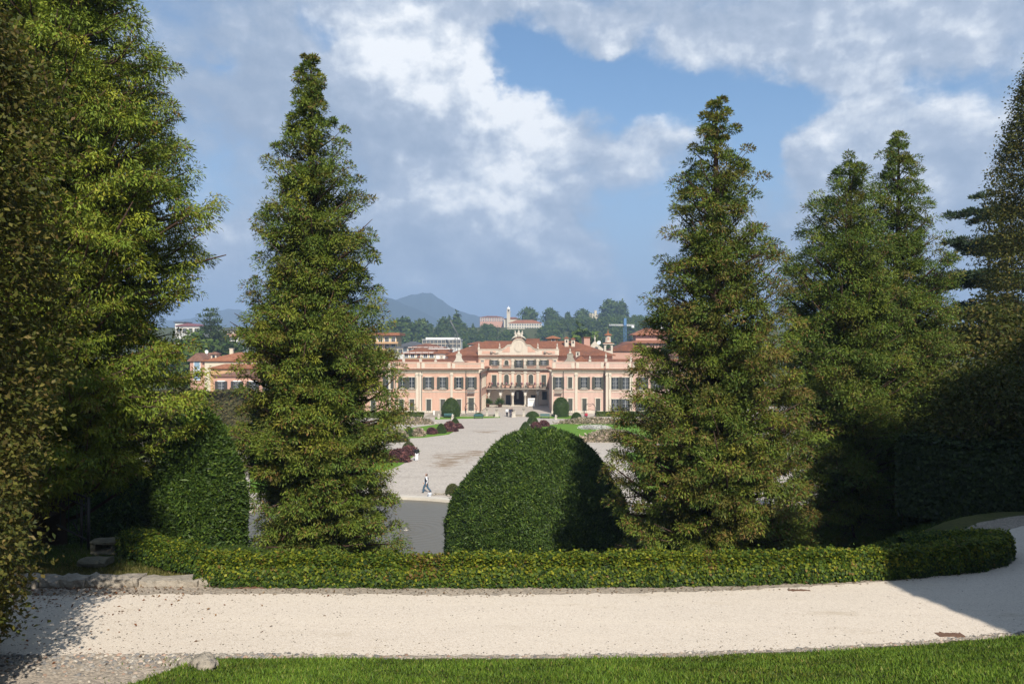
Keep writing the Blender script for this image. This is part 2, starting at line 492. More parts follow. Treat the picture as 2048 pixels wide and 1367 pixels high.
def build_ground():
    xs = np.unique(np.concatenate([np.linspace(-9000, -300, 18), np.linspace(-300, -60, 20), np.linspace(-60, -22, 50), np.arange(-22, 22.01, .25), np.linspace(22, 60, 50), np.linspace(60, 300, 20), np.linspace(300, 9000, 18)]))
    ys = np.unique(np.concatenate([np.linspace(-60, -6, 30), np.arange(-6, 50.01, .25), np.linspace(50, 70, 40), np.linspace(70, 500, 30), np.linspace(500, 1000, 40), np.linspace(1000, 12000, 20)]))
    X, Y = np.meshgrid(xs, ys)
    Z = ground_z(X, Y)
    V = np.stack([X, Y, Z], -1).reshape(-1, 3)
    nx, ny = len(xs), len(ys)
    i = np.arange((ny - 1) * (nx - 1)); r, c = i // (nx - 1), i % (nx - 1)
    a = r * nx + c
    F = np.stack([a, a + 1, a + nx + 1, a + nx], 1)
    o = mesh_obj('ground', raw_mesh('ground', V, F, mats=[grass_mat('dry_grass_ground', (.055, .075, .02), (.10, .10, .035), (.05, .045, .025))], smooth=True))
    tag(o, kind='structure')
build_ground()

def ribbon(name, line, half_near, half_far, z, mat, kind='structure', wob=0.0, seed=1):
    """flat strip along a line; half widths may be lists"""
    P = np.asarray(line, float); n = len(P)
    T = np.gradient(P, axis=0); T /= np.linalg.norm(T, axis=1)[:, None]
    N = np.stack([-T[:, 1], T[:, 0]], 1)
    rg = np.random.default_rng(seed)
    hn = np.broadcast_to(half_near, n) + rg.normal(0, wob, n) if wob else np.broadcast_to(half_near, n)
    hf = np.broadcast_to(half_far, n) + rg.normal(0, wob, n) if wob else np.broadcast_to(half_far, n)
    A = P - N * hn[:, None]; B = P + N * hf[:, None]
    V = np.concatenate([np.c_[A, np.full(n, z)], np.c_[B, np.full(n, z)]])
    i = np.arange(n - 1)
    F = np.stack([i, i + 1, n + i + 1, n + i], 1)
    return tag(mesh_obj(name, raw_mesh(name, V, F, mats=[mat])), kind=kind)

def dense(line, step=.15):
    P = np.asarray(line, float); L = np.r_[0, np.cumsum(np.hypot(*np.diff(P, axis=0).T))]
    t = np.arange(0, L[-1], step)
    return np.stack([np.interp(t, L, P[:, 0]), np.interp(t, L, P[:, 1])], 1)
PD = dense(PATHS)
def path_marks(g, tc, c):
    """worn tracks and damp brownish smears along the path"""
    sep = g.node('ShaderNodeSeparateXYZ'); g.l.new(tc, sep.inputs[0])
    n = g.noise(g.vm('MULTIPLY', tc, (.45, 1.6, 1)), 1.1, 6, .7)
    k = g.ss(n, .56, .74, 0, .45)
    c = g.mix(k, c, (.36, .285, .19))
    n2 = g.noise(g.vm('MULTIPLY', tc, (.12, 1.5, 1)), 1.4, 4, .6)
    return g.mix(g.ss(n2, .45, .7, 0, .30), c, (.66, .58, .47))
pm = gravel_mat('white_gravel', (.53, .455, .37), (.66, .585, .49), 60, path_marks, bump=.22, dark=.35, patch=.10)
ribbon('path', PD, 1.50, 1.44, PZ + .012, pm, wob=.03)
cob = gravel_mat('cobble_mix', (.22, .19, .155), (.42, .355, .28), 28, dark=.5, bump=.5, patch=.3)
ribbon('path_edging', PD, 1.70 + 3.3 * sstep(-4.6, -5.4, PD[:, 0]), 2.25, PZ + .006, cob, wob=.02, seed=4)

# ------------------------------------------------------------------ foliage
def nrm(a): return a / np.maximum(np.linalg.norm(a, axis=-1, keepdims=True), 1e-9)

class Foliage:
    """collects leaf-shaped faces and solid cores, built as ONE mesh"""
    def __init__(s): s.V = []; s.F4 = []; s.F3 = []; s.C = []; s.n = 0
    def _push(s, V, C, F4=None, F3=None):
        if F4 is not None: s.F4.append(F4 + s.n)
        if F3 is not None: s.F3.append(F3 + s.n)
        s.V.append(V); s.C.append(C); s.n += len(V)
    def leaves(s, base, d, up, L, Wd, col, bend=.08, mid=.5):
        N = len(base); d = nrm(d)
        side = nrm(np.cross(d, up)); u = np.cross(side, d)
        L = np.broadcast_to(L, N)[:, None]; Wd = np.broadcast_to(Wd, N)[:, None]
        m = base + d * L * mid + u * L * bend
        V = np.stack([base, m + side * Wd * .5, base + d * L, m - side * Wd * .5], 1).reshape(-1, 3)
        F = np.arange(N * 4).reshape(N, 4)
        s._push(V, np.repeat(col, 4, 0), F4=F)
    def grid(s, V, nr, nc, col, wrap=True):
        r, c = np.meshgrid(np.arange(nr - 1), np.arange(nc if wrap else nc - 1), indexing='ij')
        c2 = (c + 1) % nc
        F = np.stack([r * nc + c, r * nc + c2, (r + 1) * nc + c2, (r + 1) * nc + c], -1).reshape(-1, 4)
        s._push(np.asarray(V, float).reshape(-1, 3), np.broadcast_to(np.asarray(col, float), (nr * nc, 3)), F4=F)
    def build(s, name, mat, parent=None, loc=(0, 0, 0)):
        me = raw_mesh(name, np.concatenate(s.V), np.concatenate(s.F4) if s.F4 else None, np.concatenate(s.F3) if s.F3 else None, np.concatenate(s.C), [mat])
        return mesh_obj(name, me, parent, loc)

def pick(rg, n, cols, p):
    cols = np.asarray(cols, float); p = np.asarray(p, float)
    c = cols[rg.choice(len(cols), n, p=p / p.sum())]
    return c * rg.uniform(.75, 1.25, (n, 1))

CONIF = [(.100, .155, .020), (.185, .230, .024), (.052, .098, .018), (.31, .29, .028), (.17, .10, .030)]

def conifer(name, label, x, y, zb, zt, table, D, tpx, nb, seed, cat='conifer', cols=CONIF, pc=(.38, .26, .2, .07, .09), size=.115, dens=1.0, droop=.55,
            elev=(-.25, .75), curv=.25, trunk_r=.45, fill=.45, group=None, lean=0.0, bark='bark', tiers=0, k=165, mat='conifer', tuft=.27, tflat=.75, npm=2.3):
    """tall conifer: tapering trunk, limbs and hanging flat sprays; table gives the crown's left and right reach by height"""
    rg = np.random.default_rng(seed)
    T = np.array(table, float)
    tz = py2z(T[:, 0], D) - zb
    rl = np.maximum((tpx - T[:, 1]) / FPX * D, .05); rr = np.maximum((T[:, 2] - tpx) / FPX * D, .05)
    o_ = np.argsort(tz); tz, rl, rr = tz[o_], rl[o_], rr[o_]
    H = zt - zb
    root = empty(name, (x, y, zb), label, cat, group)
    # limbs: heights chosen so that the crown's surface is evenly covered
    hs = np.linspace(tz[0], tz[-1], 400)
    wgt = .5 * (np.interp(hs, tz, rl) + np.interp(hs, tz, rr)) + .5
    cdf = np.cumsum(wgt); cdf /= cdf[-1]
    th = np.interp((np.arange(nb) + rg.uniform(0, 1, nb)) / nb, cdf, hs)       # height of each limb's tip
    if tiers:
        lv = np.linspace(hs[0], hs[-1], tiers); th = lv[np.argmin(np.abs(th[:, None] - lv[None]), 1)] + rg.normal(0, .02 * (hs[-1] - hs[0]) / tiers * 5, nb)
    az = np.arange(nb) * 2.39996 + rg.normal(0, .35, nb)
    ca, sa = np.cos(az), np.sin(az)
    RL, RR = np.interp(th, tz, rl), np.interp(th, tz, rr)
    Lb = (.5 * (RL + RR) + .5 * ca * (RR - RL)) * rg.uniform(.88, 1.10, nb)
    q1, q2 = rg.uniform(0, 6.28, 2)
    Lb = Lb * (1 - .10 * (1 + np.sin(th * 2.1 + q1 + 2 * np.sin(az * 2 + th))) * (.5 + .5 * np.sin(az * 3 + th * 1.3 + q2)))
    inner = rg.uniform(0, 1, nb) < fill
    Lb = np.where(inner, Lb * rg.uniform(.5, .85, nb), Lb)
    tt = np.clip((th - tz[0]) / (tz[-1] - tz[0]), 0, 1)
    s0 = elev[0] + (elev[1] - elev[0]) * tt + rg.normal(0, .12, nb)
    cv = curv + rg.normal(0, .12, nb)
    bh = th - Lb * (s0 + cv)
    bh = np.clip(bh, .3, H * .985)
    s0 = (th - bh) / np.maximum(Lb, .05) - cv
    s0 = np.clip(s0, -1.2, 2.5)
    F = Foliage()
    hue = pick(rg, nb, cols, pc) * .5 + np.asarray(cols[0]) * .5
    yel = np.asarray(cols[3])
    per = np.maximum((Lb * npm * dens + .5).astype(int), 2)
    bi = np.repeat(np.arange(nb), per)
    N = len(bi)
    s = 1 - rg.uniform(0, 1, N) ** 1.25 * .80
    Lq = Lb[bi]
    fanw = np.minimum(Lq * .42, 1.5) * np.sqrt(np.clip(1.12 - s, .04, 1)) + .08
    wv = rg.uniform(-1, 1, N)
    lat = wv * fanw
    dz = rg.normal(0, .07, N) - np.abs(lat) * .28 * droop
    out = np.stack([ca[bi], sa[bi], np.zeros(N)], 1); per_ = np.stack([-sa[bi], ca[bi], np.zeros(N)], 1)
    wob = np.sin(s * 5 + bi) * .05 * Lq
    P = out * (Lq * s)[:, None] + per_ * (lat + wob)[:, None]
    P[:, 2] += bh[bi] + Lq * (s0[bi] * s + cv[bi] * s * s) + dz
    P[:, 0] += lean * P[:, 2] / H
    N2 = N * k
    ii = np.repeat(np.arange(N), k)
    # every node carries a drooping tuft: flat sprays laid over a small dome, open underneath
    tr = tuft * rg.uniform(.6, 1.4, N) * np.clip(.45 + .4 * Lq, .5, 1.05)
    n_ = nrm(rg.normal(0, 1, (N2, 3))); n_[:, 2] = np.where(n_[:, 2] < -.25, -n_[:, 2], n_[:, 2])
    rr_ = tr[ii] * rg.uniform(.55, 1.08, N2) ** .7
    B = P[ii] + n_ * rr_[:, None] * [1, 1, tflat] + out[ii] * (tr[ii] * .25 * rg.uniform(-1, 1, N2))[:, None]
    d = n_ * .55 + out[ii] * rg.uniform(0, .6, (N2, 1)) + rg.normal(0, .38, (N2, 3))
    d[:, 2] += -droop * (.45 + 1.1 * (1 - np.abs(n_[:, 2]))) + .5 * tt[bi[ii]] ** 2
    up = n_ + out[ii] * .25 + rg.normal(0, .35, (N2, 3)); up[:, 2] += .25
    L = size * rg.uniform(.55, 1.25, N2); 
    c = hue[bi[ii]] * .3 + (pick(rg, N, cols, pc)[ii]) * .35 + pick(rg, N2, cols, pc) * .35
    tipm = (s[ii] > .9)[:, None]
    c = np.where(tipm & (rg.uniform(0, 1, (N2, 1)) < .5 * pc[4] / .09 * .3), np.asarray(cols[4]) * rg.uniform(.6, 1.3, (N2, 1)), c)
    F.leaves(B, d, up, L, L * rg.uniform(.20, .34, N2), c, .05, .45)
    F.build('crown', M[mat], root)
    # trunk with limbs
    tb = MB()
    pts = [(lean * h / H, 0, h) for h in np.linspace(-.4, H * .97, 14)]
    rad = [trunk_r * (1.25 if i == 0 else 1.0) * (1 - .93 * i / 13) for i in range(14)]
    tb.tube(pts, rad, 9)
    for b in range(nb):
        if b % 2 and Lb[b] < 1.2: continue
        r0 = .018 + .016 * Lb[b]
        ss_ = (0, .35, .7, .95)
        tb.tube([(ca[b] * Lb[b] * q - sa[b] * math.sin(q * 5 + b) * .05 * Lb[b] + lean * bh[b] / H, sa[b] * Lb[b] * q + ca[b] * math.sin(q * 5 + b) * .05 * Lb[b], bh[b] + Lb[b] * (s0[b] * q + cv[b] * q * q)) for q in ss_],
                [r0, r0 * .75, r0 * .45, r0 * .15], 4)
    tb.build('trunk', M[bark], root, origin=(0, 0, 0))
    return root

# ---- the row of tall conifers below the path
gA = ground_z(px2x(622, 25), 25.0)
conifer('cypress_tree', 'tall narrow conifer between the pond and the left yew, tip against grey cloud', px2x(622, 25), 25.0, float(gA), py2z(112, 25),
        [(115, 617, 627), (150, 597, 642), (200, 575, 657), (250, 553, 688), (300, 548, 690), (350, 535, 715), (400, 525, 735), (450, 510, 745), (500, 500, 758), (550, 498, 742), (600, 488, 772),
         (650, 462, 782), (700, 470, 792), (750, 488, 790), (800, 475, 797), (850, 458, 797), (900, 468, 792), (950, 480, 782), (1000, 505, 802), (1050, 515, 802), (1110, 515, 808), (1150, 520, 805)],
        25.0, 622, 680, 11, lean=.0)
gB = ground_z(px2x(1432, 25.5), 25.5)
conifer('cypress_tree', 'broad open conifer beside the clipped yew dome, bare trunk showing through its gappy crown', px2x(1432, 25.5), 25.5, float(gB), py2z(195, 25.5),
        [(197, 1424, 1445), (230, 1397, 1470), (280, 1370, 1475), (310, 1362, 1505), (370, 1345, 1517), (420, 1328, 1535), (480, 1318, 1555), (550, 1310, 1565), (600, 1283, 1570), (650, 1300, 1580),
         (700, 1253, 1600), (750, 1265, 1602), (800, 1240, 1612), (850, 1222, 1622), (900, 1212, 1632), (950, 1232, 1618), (1000, 1238, 1622), (1050, 1212, 1640), (1100, 1222, 1650), (1140, 1230, 1640)],
        25.5, 1432, 560, 23, dens=.95, fill=.40, pc=(.36, .2, .22, .05, .17))
gC = ground_z(px2x(1700, 29.5), 29.5)
conifer('cypress_tree', 'blunt-topped dark conifer just right of the gappy one, lower of the overlapping pair', px2x(1700, 29.5), 29.5, float(gC), py2z(313, 29.5),
        [(315, 1690, 1712), (350, 1655, 1737), (400, 1618, 1748), (450, 1588, 1762), (500, 1562, 1775), (600, 1556, 1790), (700, 1555, 1810), (800, 1560, 1815), (900, 1570, 1820), (1000, 1575, 1825), (1100, 1580, 1825), (1160, 1600, 1810)],
        29.5, 1700, 720, 37, tuft=.31, k=140, pc=(.45, .16, .28, .03, .08))
gD = ground_z(px2x(1797, 31), 31.0)
conifer('cypress_tree', 'sharp-topped dark conifer behind the hedge bend, higher of the overlapping pair', px2x(1797, 31), 31.0, float(gD), py2z(266, 31),
        [(268, 1790, 1803), (320, 1752, 1832), (380, 1745, 1852), (450, 1738, 1872), (500, 1720, 1888), (600, 1690, 1903), (700, 1680, 1912), (800, 1680, 1925), (900, 1680, 1950), (1000, 1690, 1940), (1090, 1690, 1920), (1140, 1700, 1890)],
        31.0, 1797, 700, 41, tuft=.31, k=140, pc=(.45, .16, .28, .03, .08))
LEFTC = [(.135, .195, .020), (.25, .30, .026), (.07, .12, .018), (.37, .34, .03), (.19, .11, .03)]
conifer('cypress_tree', 'huge yellow-green conifer leaning over the path from the left, its top out of sight', px2x(95, 20.5), 20.5, float(ground_z(px2x(95, 20.5), 20.5)), 36.0,
        [(-1100, 60, 130), (-700, 20, 215), (-300, -60, 270), (-50, -80, 290), (0, -90, 292), (60, -100, 290), (100, -120, 352), (150, -120, 347), (200, -120, 352), (250, -140, 382), (300, -140, 372), (350, -150, 390), (400, -160, 408), (450, -180, 442), (490, -180, 435),
         (530, -170, 388), (600, -170, 372), (650, -170, 365), (700, -180, 392), (740, -180, 405), (800, -190, 412), (860, -190, 405), (900, -180, 388), (930, -170, 352), (950, -150, 300)],
        20.5, 95, 1300, 53, k=110, npm=2.5, cols=LEFTC, pc=(.36, .3, .2, .08, .06), size=.118, dens=1.0, droop=.7, elev=(-.2, .5), trunk_r=.42)

# ---- clipped and leafy bushes
YEW = [(.042, .080, .012), (.070, .115, .016), (.026, .052, .010), (.12, .165, .026)]
def dome_pts(rg, n, prof, flat=1.0):
    """points and normals on a round body of profile [(height 0..1, radius 0..1)]"""
    p = np.array(prof, float)
    # sample along the profile by area
    hh = np.linspace(0, 1, 200); r = np.interp(hh, p[:, 0], p[:, 1])
    dr = np.gradient(r, hh); area = (r + .03) * np.sqrt(1 + dr ** 2)
    c = np.cumsum(area); c /= c[-1]
    h = np.interp(rg.uniform(0, 1, n), c, hh)
    a = rg.uniform(0, 2 * np.pi, n)
    return h, a, np.interp(h, p[:, 0], p[:, 1]), np.interp(h, hh, dr)

def shrub(name, label, cat, x, y, z, rx, ry, h, n, prof, cols, pc, size, seed, mat='yew', lump=.06, spread=.6, long=.03, group=None, shaded=.93, patch=.0, upw=.25):
    rg = np.random.default_rng(seed)
    hh, a, r, dr = dome_pts(rg, n, prof)
    ph = rg.uniform(0, 6.28, 6)
    def lumps(a, hh): return 1 + lump * (np.sin(3 * a + ph[0] + 4 * hh) * .5 + np.sin(7 * a + ph[1] - 9 * hh) * .5 + np.sin(11 * a + 17 * hh + ph[2]) * .4)
    k = lumps(a, hh)
    depth = 1 - rg.uniform(0, 1, n) ** 2.2 * .10
    P = np.stack([np.cos(a) * r * rx * k * depth, np.sin(a) * r * ry * k * depth, hh * h * (.97 + .03 * k)], 1)
    N = nrm(np.stack([np.cos(a) / rx, np.sin(a) / ry, -dr / h * 1.0], 1))
    d = N * .45 + rg.normal(0, spread, (n, 3)); d[:, 2] += upw * .6
    L = size * rg.uniform(.5, 1.3, n)
    lg = rg.uniform(0, 1, n) < long
    L = np.where(lg, L * 2.2, L)
    c = pick(rg, n, cols, pc)
    if patch: c = c * (1 + patch * np.sin(P[:, 0] * 5.1 + 3 * np.sin(P[:, 1] * 3.3)) * np.sin(P[:, 2] * 6.3 + P[:, 0] * 2.2 + seed))[:, None]
    F = Foliage()
    F.leaves(P, d, N + rg.normal(0, .4, (n, 3)), L, np.minimum(L * .38, size * .5), c, .06)
    nr, nc = 14, 28
    hg = np.linspace(0, 1, nr); p = np.array(prof, float)
    ag = np.linspace(0, 2 * np.pi, nc, endpoint=False)
    HH, AA = np.meshgrid(hg, ag, indexing='ij')
    rgd = np.interp(HH, p[:, 0], p[:, 1]) * lumps(AA, HH) * shaded
    V = np.stack([np.cos(AA) * rgd * rx, np.sin(AA) * rgd * ry, HH * h * (shaded + .02)], -1)
    F.grid(V, nr, nc, np.asarray(cols[0]) * .8)
    o = F.build(name, M[mat], None, (x, y, z))
    return tag(o, label, cat, group)

DOME = [(0, .95), (.15, 1.0), (.38, .98), (.51, .91), (.64, .80), (.76, .67), (.87, .53), (.94, .40), (.98, .27), (1.0, .12)]
HALF = [(0, 1.0), (.3, .97), (.55, .86), (.75, .68), (.9, .43), (.97, .2), (1, .02)]
CONE = [(0, .93), (.12, 1.0), (.35, .9), (.6, .66), (.8, .42), (.93, .22), (1, .03)]
TALL = [(0, .86), (.3, .97), (.5, 1.0), (.7, .9), (.85, .66), (.94, .4), (1, .03)]

gY = float(ground_z(px2x(1082, 35), 35.0))
shrub('yew_dome', 'huge clipped yew dome beside the pond, half in sun and half in shade', 'topiary', px2x(1082, 35), 35.0, gY, 4.2, 4.1, py2z(852, 35) - gY - .22, 230000, DOME, YEW, (.38, .34, .2, .08), .10, 5, lump=.05, long=.07, patch=.22)
gY2 = float(ground_z(px2x(395, 21.8), 21.8)) - .1
shrub('yew_dome', 'clipped dark yew mound left of the narrow conifer, behind the low sunlit hedge', 'topiary', px2x(392, 21.8), 21.8, gY2, 1.32, 1.4, py2z(824, 21.8) - gY2, 110000, DOME, YEW, (.4, .34, .2, .06), .10, 6, lump=.04, long=.04)
gY3 = float(ground_z(px2x(200, 29), 29.0))
shrub('laurel_bush', 'broad dark bush in shade behind the iron railing', 'bush', px2x(190, 29), 29.0, gY3, 3.3, 2.2, py2z(915, 29) - gY3, 40000, HALF, YEW, (.5, .3, .2, 0), .17, 8, lump=.05)

# ---- the ivy hedge along the path
HEDGE = smooth_poly([(-6.1, 15.95), (-5.4, 15.75), (-3, 15.72), (-.2, 15.72), (3.6, 15.82), (6.6, 16.12), (8.4, 16.45), (9.7, 16.85), (10.55, 17.4), (10.8, 18.1), (10.5, 18.6), (9.9, 18.8), (9.2, 18.9)], 10)
IVY = [(.070, .120, .014), (.150, .190, .018), (.034, .066, .016), (.27, .27, .024), (.16, .105, .03)]
def hedge(name, label, line, hw, ht, z0, n, leaf, cols, pc, seed, yellow=None, cat='hedge', mat='broad', taper=0.0, group=None, round_=.12):
    rg = np.random.default_rng(seed)
    P = dense(line, .1); m = len(P)
    T = np.gradient(P, axis=0); T /= np.linalg.norm(T, axis=1)[:, None]; Nn = np.stack([-T[:, 1], T[:, 0]], 1)
    # cross-section: up the near side, over the top, down the far side
    sec = [(-hw * .98, 0), (-hw * 1.02, ht * .3), (-hw, ht - round_), (-hw + round_ * .7, ht), (hw - round_ * .7, ht), (hw, ht - round_), (hw, 0)]
    sec = np.array(sec); sl = np.r_[0, np.cumsum(np.hypot(*np.diff(sec, axis=0).T))]
    u = rg.uniform(0, 1, n) * sl[-1] * .82
    i = rg.uniform(0, m - 1.001, n)
    i0 = i.astype(int); f = (i - i0)[:, None]
    C = P[i0] * (1 - f) + P[i0 + 1] * f; NN = Nn[i0]
    so = np.interp(u, sl, sec[:, 0]); sh = np.interp(u, sl, sec[:, 1])
    sh = sh * (1 - taper * sstep(.86, 1.0, i / m))
    bump = .05 * (np.sin(i * .37) + np.sin(i * .83 + 2) * .8 + np.sin(i * 1.9 + sh * 9) * .6)
    j = rg.normal(0, .025, n)
    k = 1 + bump / hw * .5
    Q = np.c_[C + NN * (so * k + j)[:, None], z0 + sh * (1 + bump * .35 / ht + .035 * np.sin(i * .071 + seed) + .025 * np.sin(i * .19 + 2 * seed)) + rg.normal(0, .02, n) + np.where(rg.uniform(0, 1, n) < .02, rg.uniform(0, .12, n), 0)]
    nf = np.where((u < sl[2])[:, None], np.c_[-NN, np.full(n, .25)], np.where((u > sl[4])[:, None], np.c_[NN, np.full(n, .2)], np.c_[NN * 0, np.ones(n)]))
    nf = nrm(nf + rg.normal(0, .45, (n, 3)))
    t = rg.normal(0, 1, (n, 3)); t[:, 2] -= .5
    d = nrm(t - nf * np.sum(t * nf, 1, keepdims=True))
    L = leaf * rg.uniform(.6, 1.3, n)
    c = pick(rg, n, cols, pc)
    if yellow is not None:      # more yellow leaves towards the top, more dark ones near the ground
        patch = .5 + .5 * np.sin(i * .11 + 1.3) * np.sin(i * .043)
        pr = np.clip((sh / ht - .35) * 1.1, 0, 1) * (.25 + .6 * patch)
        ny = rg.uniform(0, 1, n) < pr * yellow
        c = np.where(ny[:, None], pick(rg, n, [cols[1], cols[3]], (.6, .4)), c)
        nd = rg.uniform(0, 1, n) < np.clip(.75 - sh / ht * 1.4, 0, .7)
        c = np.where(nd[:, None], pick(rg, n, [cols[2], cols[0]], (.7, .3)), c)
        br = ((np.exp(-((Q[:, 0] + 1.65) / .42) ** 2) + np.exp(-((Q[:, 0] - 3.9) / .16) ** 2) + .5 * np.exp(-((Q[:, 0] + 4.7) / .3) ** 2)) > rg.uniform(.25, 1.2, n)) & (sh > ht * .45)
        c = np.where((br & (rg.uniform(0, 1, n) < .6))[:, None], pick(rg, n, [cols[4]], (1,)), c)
    F = Foliage()
    F.leaves(Q, d, nf, L, L * .8, c, .1, .42)
    st = np.arange(0, m, 4); secc = sec * [.90, .95]
    V = np.concatenate([np.c_[P[st] + Nn[st] * a, z0 + b * (1 - taper * sstep(.86, 1.0, st / m))] for a, b in secc])
    F.grid(V, len(secc), len(st), np.asarray(cols[2]) * .7, wrap=False)
    o = F.build(name, M[mat])
    return tag(o, label, cat, group)
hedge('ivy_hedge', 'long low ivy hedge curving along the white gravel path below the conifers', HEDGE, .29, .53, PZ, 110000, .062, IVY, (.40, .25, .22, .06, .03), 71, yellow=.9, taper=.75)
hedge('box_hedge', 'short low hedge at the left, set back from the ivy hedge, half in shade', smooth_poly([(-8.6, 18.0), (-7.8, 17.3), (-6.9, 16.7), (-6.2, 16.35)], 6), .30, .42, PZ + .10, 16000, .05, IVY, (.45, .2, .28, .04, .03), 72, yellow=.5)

# ---- lawn in front, with blades
def blades(name, n, xr, yr, test, h, cols, pc, seed, zoff=0.0, w=.010):
    rg = np.random.default_rng(seed)
    x = rg.uniform(*xr, n); y = rg.uniform(*yr, n)
    d = path_dist(x, y); k = test(x, y, d, rg)
    x, y = x[k], y[k]; n = len(x)
    z = ground_z(x, y)
    cl = .5 + .5 * np.sin(x * 2.3 + np.sin(y * 3.1) * 2) * np.sin(y * 2.7 + x * .7)
    L = h * rg.uniform(.45, 1.2, n) * (.7 + .6 * cl)
    dr = rg.normal(0, .55, (n, 3)); dr[:, 2] = 1
    up = rg.normal(0, 1, (n, 3)); up[:, 2] *= .1
    c = pick(rg, n, cols, pc) * (.72 + .42 * cl[:, None])
    dry = (.5 + .5 * np.sin(x * 1.1 + 2 * np.sin(y * 1.7)) * np.sin(y * 1.9 + x * .4)) > rg.uniform(.55, 1.5, n)
    c = np.where(dry[:, None], c * [1.25, .98, 1.2], c)
    F = Foliage(); F.leaves(np.c_[x, y, z - .005 + zoff], dr, up, L, w * rg.uniform(.7, 1.6, n), c, .12, .4)
    return tag(F.build(name, M['broad']), kind='stuff')
GR = [(.115, .20, .024), (.17, .25, .030), (.08, .14, .020), (.24, .25, .06)]
blades('grass', 190000, (-7, 11.5), (8.3, 14.6), lambda x, y, d, rg: (d < -1.64 - np.abs(rg.normal(0, .07, len(x)))) & (d > -5.5) & (x > -4.6 - rg.exponential(.25, len(x))) & (np.abs(x) < y * .70 + .5), .075, GR, (.45, .3, .2, .05), 81, w=.012)
DRYG = [(.14, .135, .035), (.20, .18, .06), (.08, .10, .02), (.26, .22, .09)]
blades('grass', 60000, (-14, -3.5), (15.4, 17.6), lambda x, y, d, rg: (d > 2.4) & (d < 3.5 + .4 * rg.normal(size=len(x))) & (x < -5.1), .10, DRYG, (.4, .25, .25, .1), 82)
blades('grass', 30000, (-13, -6), (16.3, 22), lambda x, y, d, rg: (d > 3.2), .14, [(.05, .09, .015), (.08, .13, .02)], (.5, .5), 83)
blades('grass', 40000, (5, 13), (17, 30), lambda x, y, d, rg: (d > 3.4), .22, [(.05, .09, .015), (.08, .12, .02), (.03, .06, .012)], (.4, .4, .2), 85, w=.02)
blades('grass', 24000, (12.5, 20), (15, 24), lambda x, y, d, rg: (d < -1.8), .12, [(.05, .09, .015), (.08, .11, .02)], (.5, .5), 84)

# ---- broadleaved trees
HORN = [(.085, .095, .018), (.15, .14, .03), (.05, .066, .014), (.23, .17, .05), (.13, .075, .03)]
def broadleaf(name, label, x, y, zb, h, r, prof, n, leaf, cols, pc, seed, z0=0.0, clump=.35, trunk_r=.25, group=None, cat='tree', shell=.5, per=14, bark='bark_grey', mat='broad', ry=None):
    """trunk, limbs and leaf clumps spread through the crown's volume; z0 is the height where the crown starts"""
    rg = np.random.default_rng(seed); ry = ry or r
    root = empty(name, (x, y, zb), label, cat, group)
    nc_ = n // per
    hh, a, rr, dr = dome_pts(rg, nc_, prof)
    ph = rg.uniform(0, 6.28, 6)
    lump = 1 + .16 * (np.sin(3 * a + ph[0] + 9 * hh) + np.sin(5 * a + ph[1] - 15 * hh) + .7 * np.sin(9 * a + ph[2] + 27 * hh)) * .6
    rad = rr * lump * (1 - rg.uniform(0, 1, nc_) ** 1.6 * shell)
    C = np.stack([np.cos(a) * rad * r, np.sin(a) * rad * ry, z0 + hh * (h - z0)], 1)
    i = np.repeat(np.arange(nc_), per); N = len(i)
    P = C[i] + rg.normal(0, clump, (N, 3)) * [1, 1, .7]
    out = np.stack([np.cos(a[i]), np.sin(a[i]), np.full(N, .2)], 1)
    d = out * .6 + rg.normal(0, .7, (N, 3)); d[:, 2] -= .35
    up = out * .5 + rg.normal(0, .6, (N, 3)); up[:, 2] += .7
    L = leaf * rg.uniform(.6, 1.3, N)
    c = pick(rg, nc_, cols, pc)[i] * .5 + pick(rg, N, cols, pc) * .5
    F = Foliage(); F.leaves(P, d, up, L, L * .55, c, .08, .45)
    F.build('crown', M[mat], root)
    t = MB(); hz = [-.3, h * .12, h * .3, h * .5, h * .7, h * .88]
    t.tube([(.02 * h * math.sin(q * 3 + seed) * .3, 0, z) for q, z in enumerate(hz)], [trunk_r * f for f in (1.3, 1, .85, .6, .35, .1)], 8)
    for b in range(26):
        q = rg.uniform(.2, .85); aa = rg.uniform(0, 6.28); hb = z0 * .9 + q * (h - z0) * .9
        rb = np.interp(min(q + .12, 1), [p[0] for p in prof], [p[1] for p in prof]) * r * .85
        t.tube([(0, 0, hb - .3 * rb), (math.cos(aa) * rb * .5, math.sin(aa) * rb * .5, hb), (math.cos(aa) * rb, math.sin(aa) * rb, hb + .25 * rb)], [trunk_r * .3, trunk_r * .18, trunk_r * .05], 5)
    t.build('trunk', M[bark], root, origin=(0, 0, 0))
    return root
OVAL = [(0, .3), (.12, .72), (.3, .96), (.5, 1), (.7, .88), (.85, .62), (.95, .3), (1, .03)]
COLUMN = [(0, .55), (.1, .85), (.3, 1), (.6, .92), (.8, .62), (.92, .33), (1, .03)]

